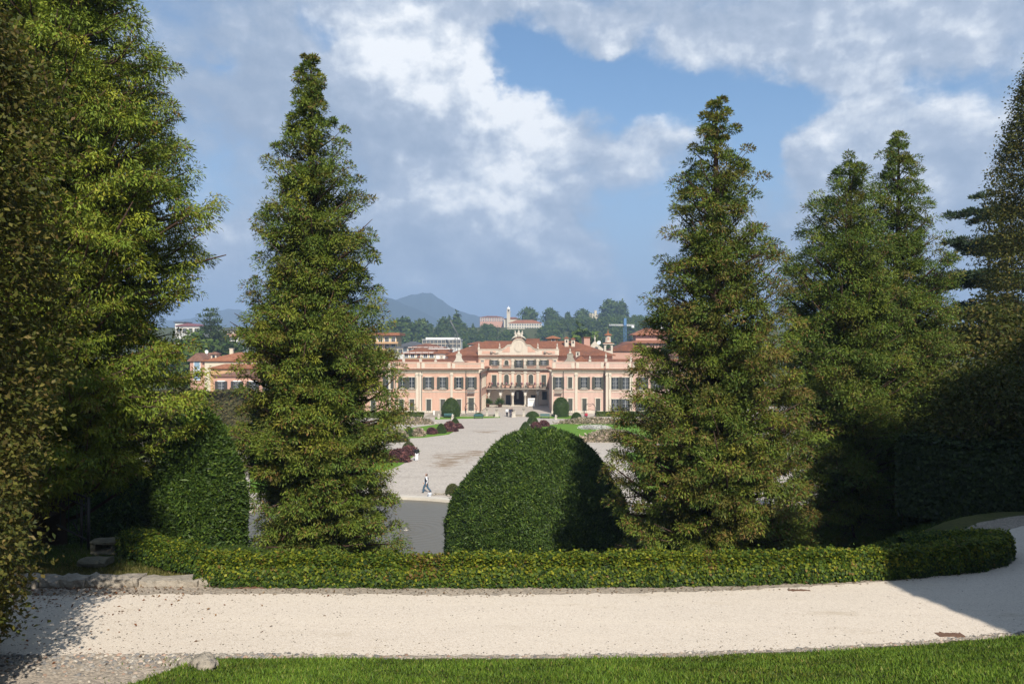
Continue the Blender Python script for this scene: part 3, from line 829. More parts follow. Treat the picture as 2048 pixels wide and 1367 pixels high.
broadleaf('hornbeam_tree', 'nearest leafy hornbeam at the far left edge, olive and brown leaves down to the path', -9.1, 10.6, PZ, 10.2, 2.5,
          [(0, .45), (.06, .78), (.12, .90), (.2, .94), (.35, 1.0), (.6, .98), (.8, .98), (.92, .8), (1, .1)], 230000, .085, HORN, (.34, .22, .28, .1, .06), 91, z0=.3, clump=.16, per=10, shell=.35)
broadleaf('poplar_tree', 'tall slender broadleaved tree at the right edge, lit only near its top', px2x(2085, 36), 36.0, float(ground_z(px2x(2085, 36), 36.0)), py2z(95, 36) - float(ground_z(px2x(2085, 36), 36.0)), 2.6, COLUMN, 120000, .13, HORN, (.4, .3, .2, .1, 0), 92, z0=.8, clump=.22, group=None)
broadleaf('shade_tree', 'low dark tree in shade behind the far hedge, beneath the flat-tiered cedar', 19.6, 33.0, float(ground_z(19.6, 33.0)), py2z(610, 33) - float(ground_z(19.6, 33.0)), 3.4, OVAL, 22000, .20, HORN, (.4, .1, .4, .05, .05), 93, z0=.5)
broadleaf('shade_tree', 'dark leafy tree at the right edge, in shade above the tall dark hedge', 19.8, 28.0, float(ground_z(19.8, 28.0)), py2z(620, 28) - float(ground_z(19.8, 28.0)), 3.0, OVAL, 22000, .18, HORN, (.4, .1, .4, .05, .05), 94, z0=.5)
broadleaf('shade_tree', 'low leafy tree hanging over the tall dark hedge beyond the path bend', 15.6, 25.6, float(ground_z(15.6, 25.6)), py2z(745, 25.6) - float(ground_z(15.6, 25.6)), 2.3, OVAL, 26000, .13, HORN, (.45, .1, .4, .03, .02), 140, z0=2.0)
for i_, (tx, ty, lab, th_, tr_) in enumerate([(14.6, 6.5, 'round leafy tree right of the lawn, outside the view, shading the hedge bend', 8.5, 3.0), (20.6, 1.5, 'tall leafy tree outside the view on the right, shading the dark pair of conifers', 20, 5.0),
                                   (23.5, -5, 'tall leafy tree behind the viewpoint on the right', 21, 5.0), (24.0, 10.0, 'tall leafy tree beside the right bend, outside the view, shading the dark hedge', 17, 4.8), (30.5, 3.5, 'tall leafy tree furthest right outside the view, shading the far woods', 21, 5.0)]):
    broadleaf('lime_tree', lab, tx, ty, float(ground_z(tx, ty)), th_, tr_, [(0, .8), (.1, .95), (.3, 1), (.7, 1), (.85, .8), (.95, .45), (1, .05)], 42000, .40, HORN, (.5, .3, .2, 0, 0), 95 + i_, z0=.8, clump=.5, trunk_r=.35)
hedge('hornbeam_hedge', 'very tall clipped hornbeam hedge outside the view, shading the right end of the path', smooth_poly([(11.9, 1.0), (11.95, 5), (12.0, 8.6)], 6), .5, 10.2, 12.3, 60000, .16, HORN, (.4, .3, .3, 0, 0), 131)
conifer('cedar_tree', 'flat-tiered blue-green cedar at the right behind the pair of conifers', px2x(1978, 46), 46.0, float(ground_z(px2x(1978, 46), 46.0)), py2z(418, 46),
        [(423, 1905, 2055), (440, 1878, 2075), (520, 1884, 2075), (580, 1886, 2080), (650, 1880, 2085), (760, 1890, 2090)],
        46.0, 1978, 120, 61, cols=[(.042, .072, .032), (.075, .11, .045), (.03, .05, .025), (.09, .11, .04), (.05, .05, .03)], pc=(.4, .3, .25, .03, .02), size=.24, dens=1.6, droop=.08, elev=(.02, .10), curv=-.04, fill=.2, tiers=6, tuft=.32, tflat=.28, k=60, bark='bark_grey')
hedge('yew_hedge', 'tall dark clipped hedge in deep shade beyond the path bend', smooth_poly([(12.6, 25.2), (13.4, 24.4), (15, 23.9), (18, 23.7), (22, 23.9)], 8), .9, 2.3, PZ - .45, 90000, .11, [(.03, .05, .012), (.045, .07, .015), (.02, .036, .01), (.05, .08, .02), (.04, .05, .02)], (.4, .3, .3, 0, 0), 73, mat='yew')

# ---- kerb, slabs, railing and trough on the left
def rough_box(mb, rg, x0, x1, y0, y1, z0, z1, nx=6, amp=.03, mi=0):
    """stone block with an uneven, chipped surface"""
    xs = np.linspace(x0, x1, nx + 1); ring = [(y0, z0), (y0 - .01, (z0 + z1) / 2), (y0 + .02, z1 - .02), (y0 + .08, z1), ((y0 + y1) / 2, z1 + .01), (y1, z1 - .01), (y1, z0)]
    vs = []
    for x in xs:
        for (yy, zz) in ring:
            vs.append((x + rg.normal(0, amp * .5), yy + rg.normal(0, amp), zz + rg.normal(0, amp)))
    k = len(ring)
    fs = [(i * k + j, i * k + (j + 1) % k, (i + 1) * k + (j + 1) % k, (i + 1) * k + j) for i in range(nx) for j in range(k)]
    fs += [tuple(range(k))[::-1], tuple(nx * k + j for j in range(k))]
    mb.add([tuple(v) for v in vs], [tuple(f[::-1]) for f in fs], mi)
rgk = np.random.default_rng(5)
kb = MB(); kx = -15.0
while kx < -5.2:
    w_ = rgk.uniform(.7, 1.3); yy = float(np.interp(kx, PATHS[:, 0], PATHS[:, 1])) + 1.92
    rough_box(kb, rgk, kx, min(kx + w_ - .012, -5.0), yy, yy + .40, PZ - .1, PZ + .17 + rgk.normal(0, .015), 10, .016)
    kx += w_
tag(kb.build('stone_kerb', M['stone']), 'rough low stone kerb edging the path below the dry grass strip', 'kerb')

def rock(name, label, x, y, z, r, seed, mat='stone', squash=.7):
    rg = np.random.default_rng(seed); F = Foliage(); nr, nc = 9, 14
    HH, AA = np.meshgrid(np.linspace(0, np.pi, nr), np.linspace(0, 2 * np.pi, nc, endpoint=False), indexing='ij')
    f = 1 + .16 * np.sin(2 * AA + seed) * np.sin(HH * 2) + .10 * np.sin(5 * AA + seed * 2 + HH * 4) + rg.normal(0, .05, HH.shape); f[0] = f[0, 0]; f[-1] = f[-1, 0]
    V = np.stack([np.sin(HH) * np.cos(AA) * f * r, np.sin(HH) * np.sin(AA) * f * r * .8, np.cos(HH) * f * r * squash], -1)
    F.grid(V, nr, nc, (.3, .3, .3))
    return tag(F.build(name, M[mat], None, (x, y, z)), label, 'rock')
for q, (px_, py_, r_, lab) in enumerate([(408, 1348, .20, 'larger mossy rock at the left corner of the lawn'), (372, 1335, .13, 'small rock beside the mossy one at the lawn corner'), (412, 1366, .12, 'pale rounded stone at the bottom edge, nearest of the lawn corner rocks')]):
    gx, gy = gp(px_, py_, PZ + .1); rock('rock', lab, gx, gy, float(ground_z(gx, gy)) + .04, r_, 11 + q)

def plate(px_, py_, w, dp, lab, seed):
    gx, gy = gp(px_, py_, PZ); m = MB()
    rr = np.random.default_rng(seed + 60); n = 12
    pts = [(gx + w / 2 * t, gy - dp / 2 + rr.normal(0, .012)) for t in np.linspace(-1, 1, n)] + [(gx + w / 2 * t, gy + dp / 2 + rr.normal(0, .02)) for t in np.linspace(1, -1, n)]
    m.prism_z(pts, PZ + .002, PZ + .019)
    m.box(gx - w * .06, gx + w * .06, gy - dp * .30, gy - dp * .16, PZ + .019, PZ + .024)
    tag(m.build('drain_cover', M['rust'], origin=(gx, gy, PZ)), lab, 'drain cover')
plate(495, 1174, .74, .17, 'rusty brown drain cover below the left end of the ivy hedge', 1)
plate(1900, 1270, .42, .16, 'rusty brown drain cover at the lawn edge, near the shadow on the path', 2)
plate(1598, 1181, .42, .10, 'small rusty drain cover at the foot of the ivy hedge', 3)

for q, (tx, ty, th_) in enumerate(((-16, -22, 19), (-6, -27, 20), (4, -29, 20), (13, -24, 19), (-26, -12, 20), (-33, 2, 19), (34, -14, 22), (24, -20, 21))):  # unseen trees added to hold back sky light from behind
    broadleaf('sky_block_tree', 'unseen leafy tree added behind the viewpoint to cut the sky light', tx, ty, float(ground_z(tx, ty)), th_, 5.6, OVAL, 14000, .62, HORN, (.5, .3, .2, 0, 0), 120 + q, z0=.8, clump=.6, trunk_r=.4, group='trees added behind the viewpoint', per=10)

root = empty('iron_railing', (px2x(175, 18.3), 18.3, PZ), 'dark iron railing with thin rails beside the big trunk at the left', 'railing')
def rod(name, a, b, r): 
    m = MB(); m.tube([a, b], r, 6); return m.build(name, M['iron'], root)
xa, xb = px2x(85, 18.3), px2x(177, 18.3)
rod('post', (xb, 18.3, PZ), (xb, 18.3, py2z(994, 18.3)), .035); rod('post', (px2x(163, 18.5), 18.5, PZ), (px2x(163, 18.5), 18.5, py2z(998, 18.5)), .03)
rod('rail', (xa, 18.9, py2z(990, 18.3) + .1), (xb, 18.3, py2z(996, 18.3)), .022); rod('rail', (xa, 18.9, py2z(1008, 18.3) + .1), (xb, 18.3, py2z(1014, 18.3)), .018)
rod('rail', (xa, 18.9, py2z(1069, 18.3) + .1), (xb, 18.3, py2z(1081, 18.3)), .022)
rod('brace', (px2x(146, 18.4), 18.4, py2z(1045, 18.3)), (px2x(162, 18.5), 18.5, py2z(1078, 18.3)), .018)
for k in range(4): rod('bar', (xa + .25 * k + .1, 18.85 - .1 * k, PZ + .35), (xa + .25 * k + .1, 18.85 - .1 * k, PZ + 1.25), .010)
m = MB(); tx, ty = px2x(205, 17.7), 17.7
rough_box(m, rgk, tx - .28, tx + .28, ty, ty + .4, PZ + 0.05, PZ + 0.12, 4, .008); rough_box(m, rgk, tx - .28, tx + .28, ty, ty + .4, PZ + 0.28, PZ + 0.35, 4, .008)
rough_box(m, rgk, tx - .28, tx - .18, ty + .02, ty + .4, PZ + 0.12, PZ + 0.28, 2, .006); rough_box(m, rgk, tx + .18, tx + .28, ty + .02, ty + .4, PZ + 0.12, PZ + 0.28, 2, .006); m.box(tx - .18, tx + .18, ty + .33, ty + .39, PZ + 0.12, PZ + 0.28)
tag(m.build('stone_trough', M['mossy'], origin=(tx, ty, PZ)), 'small hollow stone block beside the iron railing', 'stone block')  # shade of the tree is in the stone's colour
m = MB(); tx, ty = px2x(186, 16.6), 16.6
rough_box(m, rgk, tx - .34, tx + .24, ty, ty + .40, PZ + .08, PZ + .21, 5, .006)
tag(m.build('stone_slab', M['mossy'], origin=(tx, ty, PZ)), 'flat grey stone slab lying on the grass in front of the hollow block', 'slab')

# fallen leaves, twigs and loose pebbles on the path
def litter(name, n, test, size, cols, pc, seed, flat=.25, asp=.6, zup=.02):
    rg = np.random.default_rng(seed)
    x = rg.uniform(-12, 14, n); y = rg.uniform(11, 20, n); d = path_dist(x, y); k = test(x, y, d, rg); x, y = x[k], y[k]; n = len(x)
    dr = rg.normal(0, 1, (n, 3)); dr[:, 2] *= flat; up = rg.normal(0, flat, (n, 3)); up[:, 2] += 1
    L = size * rg.uniform(.5, 1.4, n)
    F = Foliage(); F.leaves(np.c_[x, y, np.full(n, PZ + zup)], dr, up, L, L * asp, pick(rg, n, cols, pc), .15, .45)
    tag(F.build(name, M['far']), kind='stuff')
litter('fallen_leaves', 60000, lambda x, y, d, rg: (np.abs(d) < 2.1) & (rg.uniform(0, 1, len(x)) < .9 * np.exp(-np.clip(x + 8.2, 0, 9) / 1.0) * (.16 + .84 * np.exp(-np.clip(1.75 - d, 0, 4) / .42))), .058, [(.20, .085, .04), (.12, .065, .035), (.24, .14, .07)], (.5, .3, .2), 101)
litter('fallen_leaves', 30000, lambda x, y, d, rg: (d > 1.3) & (d < 2.2) & (x < 11) & (rg.uniform(0, 1, len(x)) < .5), .05, [(.22, .15, .09), (.13, .09, .055), (.32, .25, .17)], (.5, .3, .2), 102)
litter('pebbles', 60000, lambda x, y, d, rg: (np.abs(d) < 1.5) & (rg.uniform(0, 1, len(x)) < .035 + .6 * np.exp(-(d + 1.5) / .16) + .16 * np.exp(-np.clip(x + 6, 0, 9) / 2.5)), .027, [(.22, .19, .16), (.14, .125, .11), (.42, .35, .27)], (.4, .3, .3), 103, flat=.1, asp=.8, zup=.014)
rgc = np.random.default_rng(9)
def cobbles():
    """rounded stones set along the lawn edge of the path"""
    F = Foliage(); n = 0
    P = dense(PATHS, .045)
    T = np.gradient(P, axis=0); T /= np.linalg.norm(T, axis=1)[:, None]; Nn = np.stack([-T[:, 1], T[:, 0]], 1)
    for i in range(len(P)):
        if not (-9 < P[i, 0] < 10.5): continue
        wide = 1.0 + 3.2 * math.exp(-max(P[i, 0] + 5.2, 0) / 1.2)
        for k in range(2 if P[i, 0] > -3.5 else 7):
            off = -1.46 - abs(rgc.normal(0, .10)) * wide
            if P[i, 0] > 4.5 and off < -1.75: continue
            p = P[i] + Nn[i] * off
            r = rgc.uniform(.012, .036) * (1.25 if P[i, 0] < -2 else 1)
            h_, a_ = np.meshgrid(np.linspace(0, 1.6, 4), np.linspace(0, 6.283, 7, endpoint=False), indexing='ij')
            e = rgc.uniform(.6, 1)
            V = np.stack([p[0] + np.sin(h_) * np.cos(a_) * r, p[1] + np.sin(h_) * np.sin(a_) * r * e, PZ + np.cos(h_) * r * .7 + .004], -1)
            c = np.array([(.30, .275, .24), (.38, .31, .25), (.19, .185, .18), (.48, .43, .36), (.36, .25, .19)][rgc.choice(5, p=(.36, .2, .2, .16, .08))]) * rgc.uniform(.7, 1.2)
            F.grid(V, 4, 7, c)
    tag(F.build('cobbles', M['far']), kind='stuff')
cobbles()

# ------------------------------------------------------------------ the garden below
def stain(g, tc, c):
    """brown earth patches washed onto the gravel"""
    f = None
    for (px_, py_, rx, ry) in [(905, 915, 3.2, 5.5), (945, 905, 1.6, 3.0), (880, 930, 1.8, 2.5), (972, 862, 2.2, 2.6)]:
        gx, gy = gp(px_, py_)
        v = g.vm('MULTIPLY', g.vm('SUBTRACT', tc, (gx, gy, 0)), (1 / rx, 1 / ry, 0)); e = g.m('EXPONENT', g.m('MULTIPLY', g.vm('DOT_PRODUCT', v, v, out=1), -1.0))
        f = e if f is None else g.m('ADD', f, e)
    n = g.noise(g.vm('MULTIPLY', tc, (.35, 1.1, 1)), 1.0, 8, .75)
    k = g.ss(g.m('MULTIPLY', f, g.ss(n, .40, .66)), .10, .55, 0, .85)
    st = g.ss(g.noise(g.vm('MULTIPLY', tc, (.07, .55, 1)), 1.0, 5, .65), .5, .68, 0, .28)
    return g.mix(k, g.mix(st, c, (.27, .235, .195)), (.22, .15, .085))
gm = gravel_mat('garden_gravel', (.37, .325, .275), (.50, .445, .38), 6, stain, bump=.3, dark=.25, patch=.10)
def sheet(name, poly, z, mat, kind='structure', thick=None):
    m = MB()
    if thick: m.prism_z(poly, z - thick, z)
    else: m.add([(x, y, z) for x, y in poly], [tuple(range(len(poly)))])
    o = m.build(name, mat); 
    if kind: o['kind'] = kind
    return o
sheet('gravel_court', [(-75, 66), (75, 66), (75, 182.9), (-75, 182.9)], .006, gm)
LG = grass_mat('garden_lawn', (.10, .20, .02), (.14, .25, .03), (.085, .165, .02))
def lawn(pts): sheet('lawn', [gp(*p) for p in pts], .05, LG, thick=.043)
lawn([(783, 861), (775, 848), (470, 848), (470, 884), (780, 882), (812, 876), (846, 875), (897, 868.5), (927, 852.5), (912, 849.5), (880, 847.5)][::-1])
lawn([(841, 901.5), (826, 913), (815, 922), (797, 932), (640, 985), (500, 985), (500, 905), (790, 899)])
lawn([(1036, 864), (1040, 870), (1160, 882), (1300, 886), (1450, 880), (1450, 847), (1248, 846), (1130, 847), (1086, 850)])
lawn([(1250, 905), (1450, 900), (1450, 990), (1290, 985)])
lawn([(770, 834.5), (770, 829.2), (640, 829.2), (640, 834.5)][::-1]); lawn([(870, 838.5), (1000, 835), (1000, 832.5), (870, 832.5)]); lawn([(1060, 832.5), (1060, 835), (1160, 838), (1160, 831), (1090, 831)])
# pond with stone rim
PX, PY, PA, PB = -11.5, 59.9, 12.6, 12.4
def ell(a, b, n=72): return [(PX + a * math.cos(2 * math.pi * k / n), PY + b * math.sin(2 * math.pi * k / n)) for k in range(n)]
m, g, b, out = new_mat('pond_water')
tc = g.node('ShaderNodeTexCoord').outputs['Object']
b.inputs['Base Color'].default_value = (.115, .105, .08, 1); b.inputs['Roughness'].default_value = .3; b.inputs['IOR'].default_value = 1.2
gx_, gy_ = gp(812, 1062)
v = g.vm('SUBTRACT', tc, (gx_, gy_, 0)); dist = g.vm('LENGTH', v, out=1)
rip = g.m('MULTIPLY', g.m('SINE', g.m('MULTIPLY', dist, 9.0)), g.m('EXPONENT', g.m('MULTIPLY', dist, -.55)))
hgt = g.m('ADD', g.m('MULTIPLY', g.noise(g.vm('MULTIPLY', tc, (1, .45, 1)), 1.6, 5, .6), .9), rip)
bp = g.node('ShaderNodeBump', ins={'Strength': .28, 'Distance': .1}); g.l.new(hgt, bp.inputs['Height']); g.l.new(bp.outputs[0], b.inputs['Normal'])
sheet('water', ell(PA - .3, PB - .3), .10, m)
rm = MB(); A_, B_ = ell(PA - .42, PB - .42), ell(PA + .42, PB + .42); n_ = 72
for k in range(n_):
    j = (k + 1) % n_
    rm.add([(*A_[k], .015), (*A_[j], .015), (*B_[j], .015), (*B_[k], .015), (*A_[k], .34), (*A_[j], .34), (*B_[j], .34), (*B_[k], .34)], [(4, 5, 6, 7), (0, 1, 5, 4), (2, 3, 7, 6)])
tag(rm.build('pond_rim', M['plinth']), 'pale stone rim curving round the grey pond', 'pond rim')
fj = MB(); fj.lathe([(.05, .10), (.10, .13), (.16, .12), (.18, .10)], gx_, gy_, 14); fj.lathe([(.03, .12), (.03, .2), (.015, .26)], gx_, gy_, 8)
tag(fj.build('fountain_nozzle', M['plinth']), 'small fountain nozzle with ripples in the pond', 'fountain')
rs = np.random.default_rng(3); br = MB()
for k in range(26):
    x_, y_ = gp(868 + k * 3.2, 988.5 + .10 * k + .6 * rs.normal()); br.lathe([(.10, .0), (.17, .06), (.12, .14), (.02, .17)], x_, y_, 6)
tag(br.build('stone_border', M['stone']), 'low row of small stones by the olive bush near the pond', 'border')

# clipped cones, domes, beds
GREEN = [(.050, .085, .014), (.075, .115, .018), (.035, .060, .012), (.10, .14, .022)]
OLIVE = [(.075, .085, .022), (.10, .105, .028), (.05, .06, .018), (.12, .10, .03)]
PURP = [(.14, .058, .058), (.20, .085, .075), (.085, .038, .038), (.26, .14, .10)]
BEIGE = [(.46, .38, .28), (.15, .16, .055), (.66, .55, .46), (.70, .50, .44)]
SILV = [(.62, .61, .58), (.75, .74, .71), (.28, .30, .25), (.5, .3, .28)]
def bush_at(name, label, cat, px_, ytop, ybase, wpx, prof, cols, n, leaf, seed, wx=1.0, lump=.03, group=None, long=.0, mat='yew', spread=.5, patch=.0):
    x_, y_ = gp(px_, ybase); s_ = y_ / FPX
    y_ += wpx * s_ / 2 * wx * .9
    s_ = y_ / FPX
    return shrub(name, label, cat, px2x(px_, y_), y_, -.02, wpx * s_ / 2, wpx * s_ / 2 * wx, py2z(ytop, y_), n, prof, cols, (.42, .32, .2, .06), leaf, seed, mat=mat, lump=lump, group=group, long=long, spread=spread, patch=patch)
TG = 'clipped topiary in the parterre'
bush_at('topiary_cone', 'largest clipped topiary cone, in front of the left palace wing', 'topiary', 902, 795, 834.5, 39, TALL[:2] + [(.45, .92), (.65, .76), (.82, .55), (.93, .33), (1, .03)], GREEN, 12000, .16, 201, lump=.015, group=TG)
bush_at('topiary_cone', 'tall round-topped clipped topiary in front of the right palace wing', 'topiary', 1122, 794, 834.5, 31, [(0, .93), (.3, 1), (.55, 1), (.72, .92), (.86, .68), (.95, .4), (1, .03)], GREEN, 11000, .16, 202, lump=.012, group=TG)
for q, (a_, yt, yb, w_, lab, pr_) in enumerate([
    (818, 852.5, 873, 21, 'small clipped cone between the beige bushes on the left lawn', CONE), (882, 846.5, 867, 21, 'small clipped cone between two purple bushes on the left lawn', CONE),
    (910, 835, 852, 18, 'small clipped cone rising behind the purple bush at the tip of the left lawn', CONE), (1051, 843, 866, 25, 'clipped cone just above the top of the huge yew dome', CONE),
    (1065, 829, 848, 22, 'clipped cone behind the one above the yew dome', CONE), (1103, 851.5, 868, 24, 'clipped cone half hidden behind the top of the yew dome, right of the reddish bush', HALF)]):
    bush_at('topiary_cone', lab, 'topiary', a_, yt, yb, w_, pr_, GREEN, 5000, .14, 210 + q, lump=.012, group=TG)
for q, (a_, yt, yb, w_, lab, cl) in enumerate([
    (817, 884, 903, 24, 'olive clipped ball above the large purple bush', OLIVE), (1065, 822.5, 834, 25, 'low wide clipped dome near the gate urns', GREEN), (835.5, 831, 840, 16, 'small green ball behind the beige flower bed on the left', GREEN),
    (1153, 824.5, 839, 20, 'dark loose ball bush right of the tall topiary', GREEN), (957.5, 825.5, 833.5, 19, 'low flat green dome near the left wing', GREEN), (905, 968, 991, 26, 'olive bush at the pond side, beside the huge yew dome', OLIVE)]):
    bush_at('round_bush', lab, 'bush', a_, yt, yb, w_, HALF, cl, 5000, .15, 230 + q, lump=.05 if cl is OLIVE else .02)
for q, (a_, yt, yb, w_, lab) in enumerate([
    (818, 893, 912, 30, 'purple bush around the olive ball, next to the woman in white trousers'), (797, 899, 925, 40, 'largest purple bush, nearest the pond on the left lawn'), (900, 843.5, 863.5, 25, 'purple bush at the tip of the left lawn, beside a clipped cone'),
    (917, 848, 857, 14, 'small purple bush at the very tip of the left lawn'), (863, 856.5, 868.5, 18, 'round purple bush left of a small clipped cone'), (1072, 845, 862, 20, 'reddish purple bush between the clipped cones on the right'), (1087, 841.5, 853, 18, 'purple bush on the right lawn edge, right of the reddish one')]):
    bush_at('barberry_bush', lab, 'bush', a_, yt, yb, w_, HALF, PURP, 4000, .30, 250 + q, lump=.26, mat='broad', spread=1.0, patch=.6)
for q, (a_, yt, yb, w_, wx, lab) in enumerate([
    (818, 835.5, 848, 92, .12, 'beige flower border behind the left lawn'), (1184, 835.5, 848, 116, .10, 'beige flower border behind the right lawn'), (1220, 860, 884, 104, .12, 'beige flower border in front of the right lawn, beside the yew dome'),
    (837, 857.5, 873, 20, .9, 'pale dry flowering bush right of a small cone on the left lawn'), (795, 860, 875, 34, .7, 'beige grassy bush at the left end of the left lawn'), (795, 868, 884, 34, .6, 'olive bush in front of the beige grassy one at the left')]):
    bush_at('flower_bush', lab, 'flowers', a_, yt, yb, w_, HALF, OLIVE if 'olive' in lab else BEIGE, 5000, .36, 270 + q, wx=wx, lump=.3, mat='broad', spread=1.1, patch=.35)
for q, (a_, yb, w_, lab) in enumerate([(1189, 857, 66, 'oval bed of pale flowers in the middle of the right lawn'), (786, 859, 36, 'oval bed of silvery white flowers on the left lawn')]):
    bush_at('flower_bed', lab, 'flower bed', a_, yb - 6, yb + 2, w_, [(0, 1), (.5, .97), (.85, .7), (1, .05)], SILV, 4500, .20, 290 + q, wx=.75, lump=.03, mat='broad', patch=.35)
def low_hedge(px0, px1, yb, h_, lab, seed):
    (xa_, d_), (xb_, _) = gp(px0, yb), gp(px1, yb)
    hedge('box_hedge', lab, [(xa_, d_), ((xa_ + xb_) / 2, d_ + .1), (xb_, d_)], .9, h_, .0, 12000, .22, [(.10, .135, .02), (.13, .16, .028), (.07, .10, .018), (.15, .17, .03), (.1, .1, .03)], (.4, .3, .3, 0, 0), seed, mat='broad', round_=.2)
low_hedge(640, 848, 834.5, .95, 'long low clipped hedge along the foot of the left wing', 301)
low_hedge(1192, 1420, 832, .80, 'low clipped hedge along the foot of the right wing', 302)
hedge('hornbeam_hedge', 'tall brownish hedge on the far left, below the house with dark shutters', [(-60, 122), (-48, 121), (-38.2, 120)], 3.0, 6.7, 0, 40000, .55, [(.085, .075, .028), (.12, .095, .04), (.06, .06, .022), (.1, .11, .03), (.12, .07, .035)], (.4, .3, .2, .1, 0), 303, mat='far', round_=.8)

# stone gate piers with urns, benches, lamp, wire arbours, sign
def urn_pier(px_, yb, h_, lab, big):
    x_, y_ = gp(px_, yb); r_ = empty('urn_pier', (x_, y_, 0), lab, 'stone pier', 'stone piers with urns across the avenue')
    a_ = MB(); w_ = .33 if big else .2; hp = h_ * .55
    a_.box(x_ - w_ - .08, x_ + w_ + .08, y_ - w_ - .08, y_ + w_ + .08, 0, .2); a_.box(x_ - w_, x_ + w_, y_ - w_, y_ + w_, .2, hp); a_.box(x_ - w_ - .1, x_ + w_ + .1, y_ - w_ - .1, y_ + w_ + .1, hp, hp + .13)
    a_.build('pier', M['plinth'], r_)
    u_ = MB(); k_ = (h_ - hp - .13)
    u_.lathe([(.15, hp + .13), (.08, hp + .13 + .15 * k_), (.26, hp + .13 + .4 * k_), (.3, hp + .13 + .6 * k_), (.18, hp + .13 + .75 * k_), (.06, hp + .13 + .9 * k_), (.02, h_)], x_, y_, 10)
    u_.build('urn', M['stone'], r_)
urn_pier(974, 832, 1.75, 'slim urn pier, leftmost of the four across the avenue', 0); urn_pier(993.5, 833.5, 1.75, 'stouter urn pier left of the walking visitors', 1)
urn_pier(1027.5, 833.5, 1.75, 'stouter urn pier right beside the walking visitors', 1); urn_pier(1047.5, 832, 1.75, 'slim urn pier, rightmost of the four across the avenue', 0)
def dwarf_wall(a0, a1, yb, lab):
    (xa_, d_), (xb_, _) = gp(a0, yb), gp(a1, yb); w_ = MB(); w_.box(xa_, xb_, d_ - .18, d_ + .18, 0, .38); w_.box(xa_ - .04, xb_ + .04, d_ - .24, d_ + .24, .38, .46)
    tag(w_.build('garden_wall', M['stone']), lab, 'low wall')
dwarf_wall(922, 971, 832.6, 'low stone garden wall left of the slim urn pier'); dwarf_wall(977, 990.5, 832.8, 'short low wall between the two left urn piers'); dwarf_wall(1031, 1045, 832.8, 'short low wall between the two right urn piers'); dwarf_wall(1051, 1106, 832.4, 'low stone garden wall right of the urn piers')
def bench(px_, yb, lab, mat_):
    x_, y_ = gp(px_, yb); r_ = empty('park_bench', (x_, y_, 0), lab, 'bench', 'benches by the avenue')
    a_ = MB(); a_.box(x_ - .9, x_ + .9, y_ - .25, y_ + .25, .40, .46); a_.build('seat', M[mat_], r_)
    a_ = MB(); a_.box(x_ - .9, x_ + .9, y_ + .22, y_ + .27, .55, .88); a_.build('backrest', M[mat_], r_)
    for q in (-.75, .75):
        a_ = MB(); a_.box(x_ + q - .05, x_ + q + .05, y_ - .22, y_ + .22, 0, .40); a_.build('leg', M['iron'], r_)
M['bench'] = pmat('green_bench_paint', (.05, .12, .12), .6, .15, 3)
bench(897, 835.5, 'teal bench beside the largest topiary cone', 'bench'); bench(957, 836.8, 'teal bench in front of the low flat dome', 'bench'); bench(1090, 836.3, 'teal bench left of the tall round-topped topiary', 'bench')
def arbour(px_, yb, ytop, lab):
    x_, y_ = gp(px_, yb); a_ = MB(); h_ = py2z(ytop, y_)
    for sgn in (-1, 1):
        a_.tube([(x_ + sgn * .9, y_, 0), (x_ + sgn * 1.1, y_, h_ * .45), (x_ + sgn * .95, y_, h_ * .8), (x_ + sgn * .4, y_, h_), (x_, y_, h_ * .9)], .05, 5)
        a_.tube([(x_ + sgn * 1.0, y_ + .5, 0), (x_ + sgn * 1.3, y_ + .5, h_ * .55), (x_ + sgn * .75, y_ + .5, h_ * .95), (x_, y_ + .5, h_ * .75)], .04, 5)
    a_.tube([(x_ - 1.1, y_, h_ * .45), (x_, y_ + .25, h_ * .55), (x_ + 1.1, y_, h_ * .45)], .04, 5)
    tag(a_.build('wire_arbour', M['iron'], origin=(x_, y_, 0)), lab, 'arbour')
arbour(941.5, 829, 804, 'curly wire arbour in front of the left wing door'); arbour(1180, 833, 806, 'thin wire arbour in front of the right wing windows')
x_, y_ = gp(868, 831.5); a_ = MB(); a_.box(x_ - .14, x_ + .14, y_ - .1, y_ + .1, 0, .15); a_.box(x_ - .13, x_ + .13, y_ - .04, y_ + .04, .15, 1.05); a_.box(x_ - .16, x_ + .16, y_ - .06, y_ + .06, 1.05, 1.1)
tag(a_.build('sign_post', M['white'], origin=(x_, y_, 0)), 'small white upright sign at the steps left of the largest topiary', 'sign')
def statue(px_, yb, h_, lab, mat_, seed):
    x_, y_ = gp(px_, yb); r_ = empty('statue', (x_, y_, 0), lab, 'statue'); a_ = MB()
    a_.box(x_ - .22, x_ + .22, y_ - .22, y_ + .22, 0, h_ * .35); a_.box(x_ - .28, x_ + .28, y_ - .28, y_ + .28, h_ * .35, h_ * .4); a_.build('pedestal', M['plinth'], r_)
    a_ = MB(); z_ = h_ * .4; k_ = h_ * .6
    a_.lathe([(.2, z_), (.17, z_ + .3 * k_), (.13, z_ + .5 * k_), (.2, z_ + .72 * k_), (.07, z_ + .82 * k_), (.1, z_ + .9 * k_), (.02, z_ + k_)], x_, y_, 9)
    a_.tube([(x_ + .16, y_, z_ + .7 * k_), (x_ + .28, y_ - .08, z_ + .5 * k_), (x_ + .2, y_ - .15, z_ + .35 * k_)], .05, 5); a_.build('figure', M[mat_], r_)
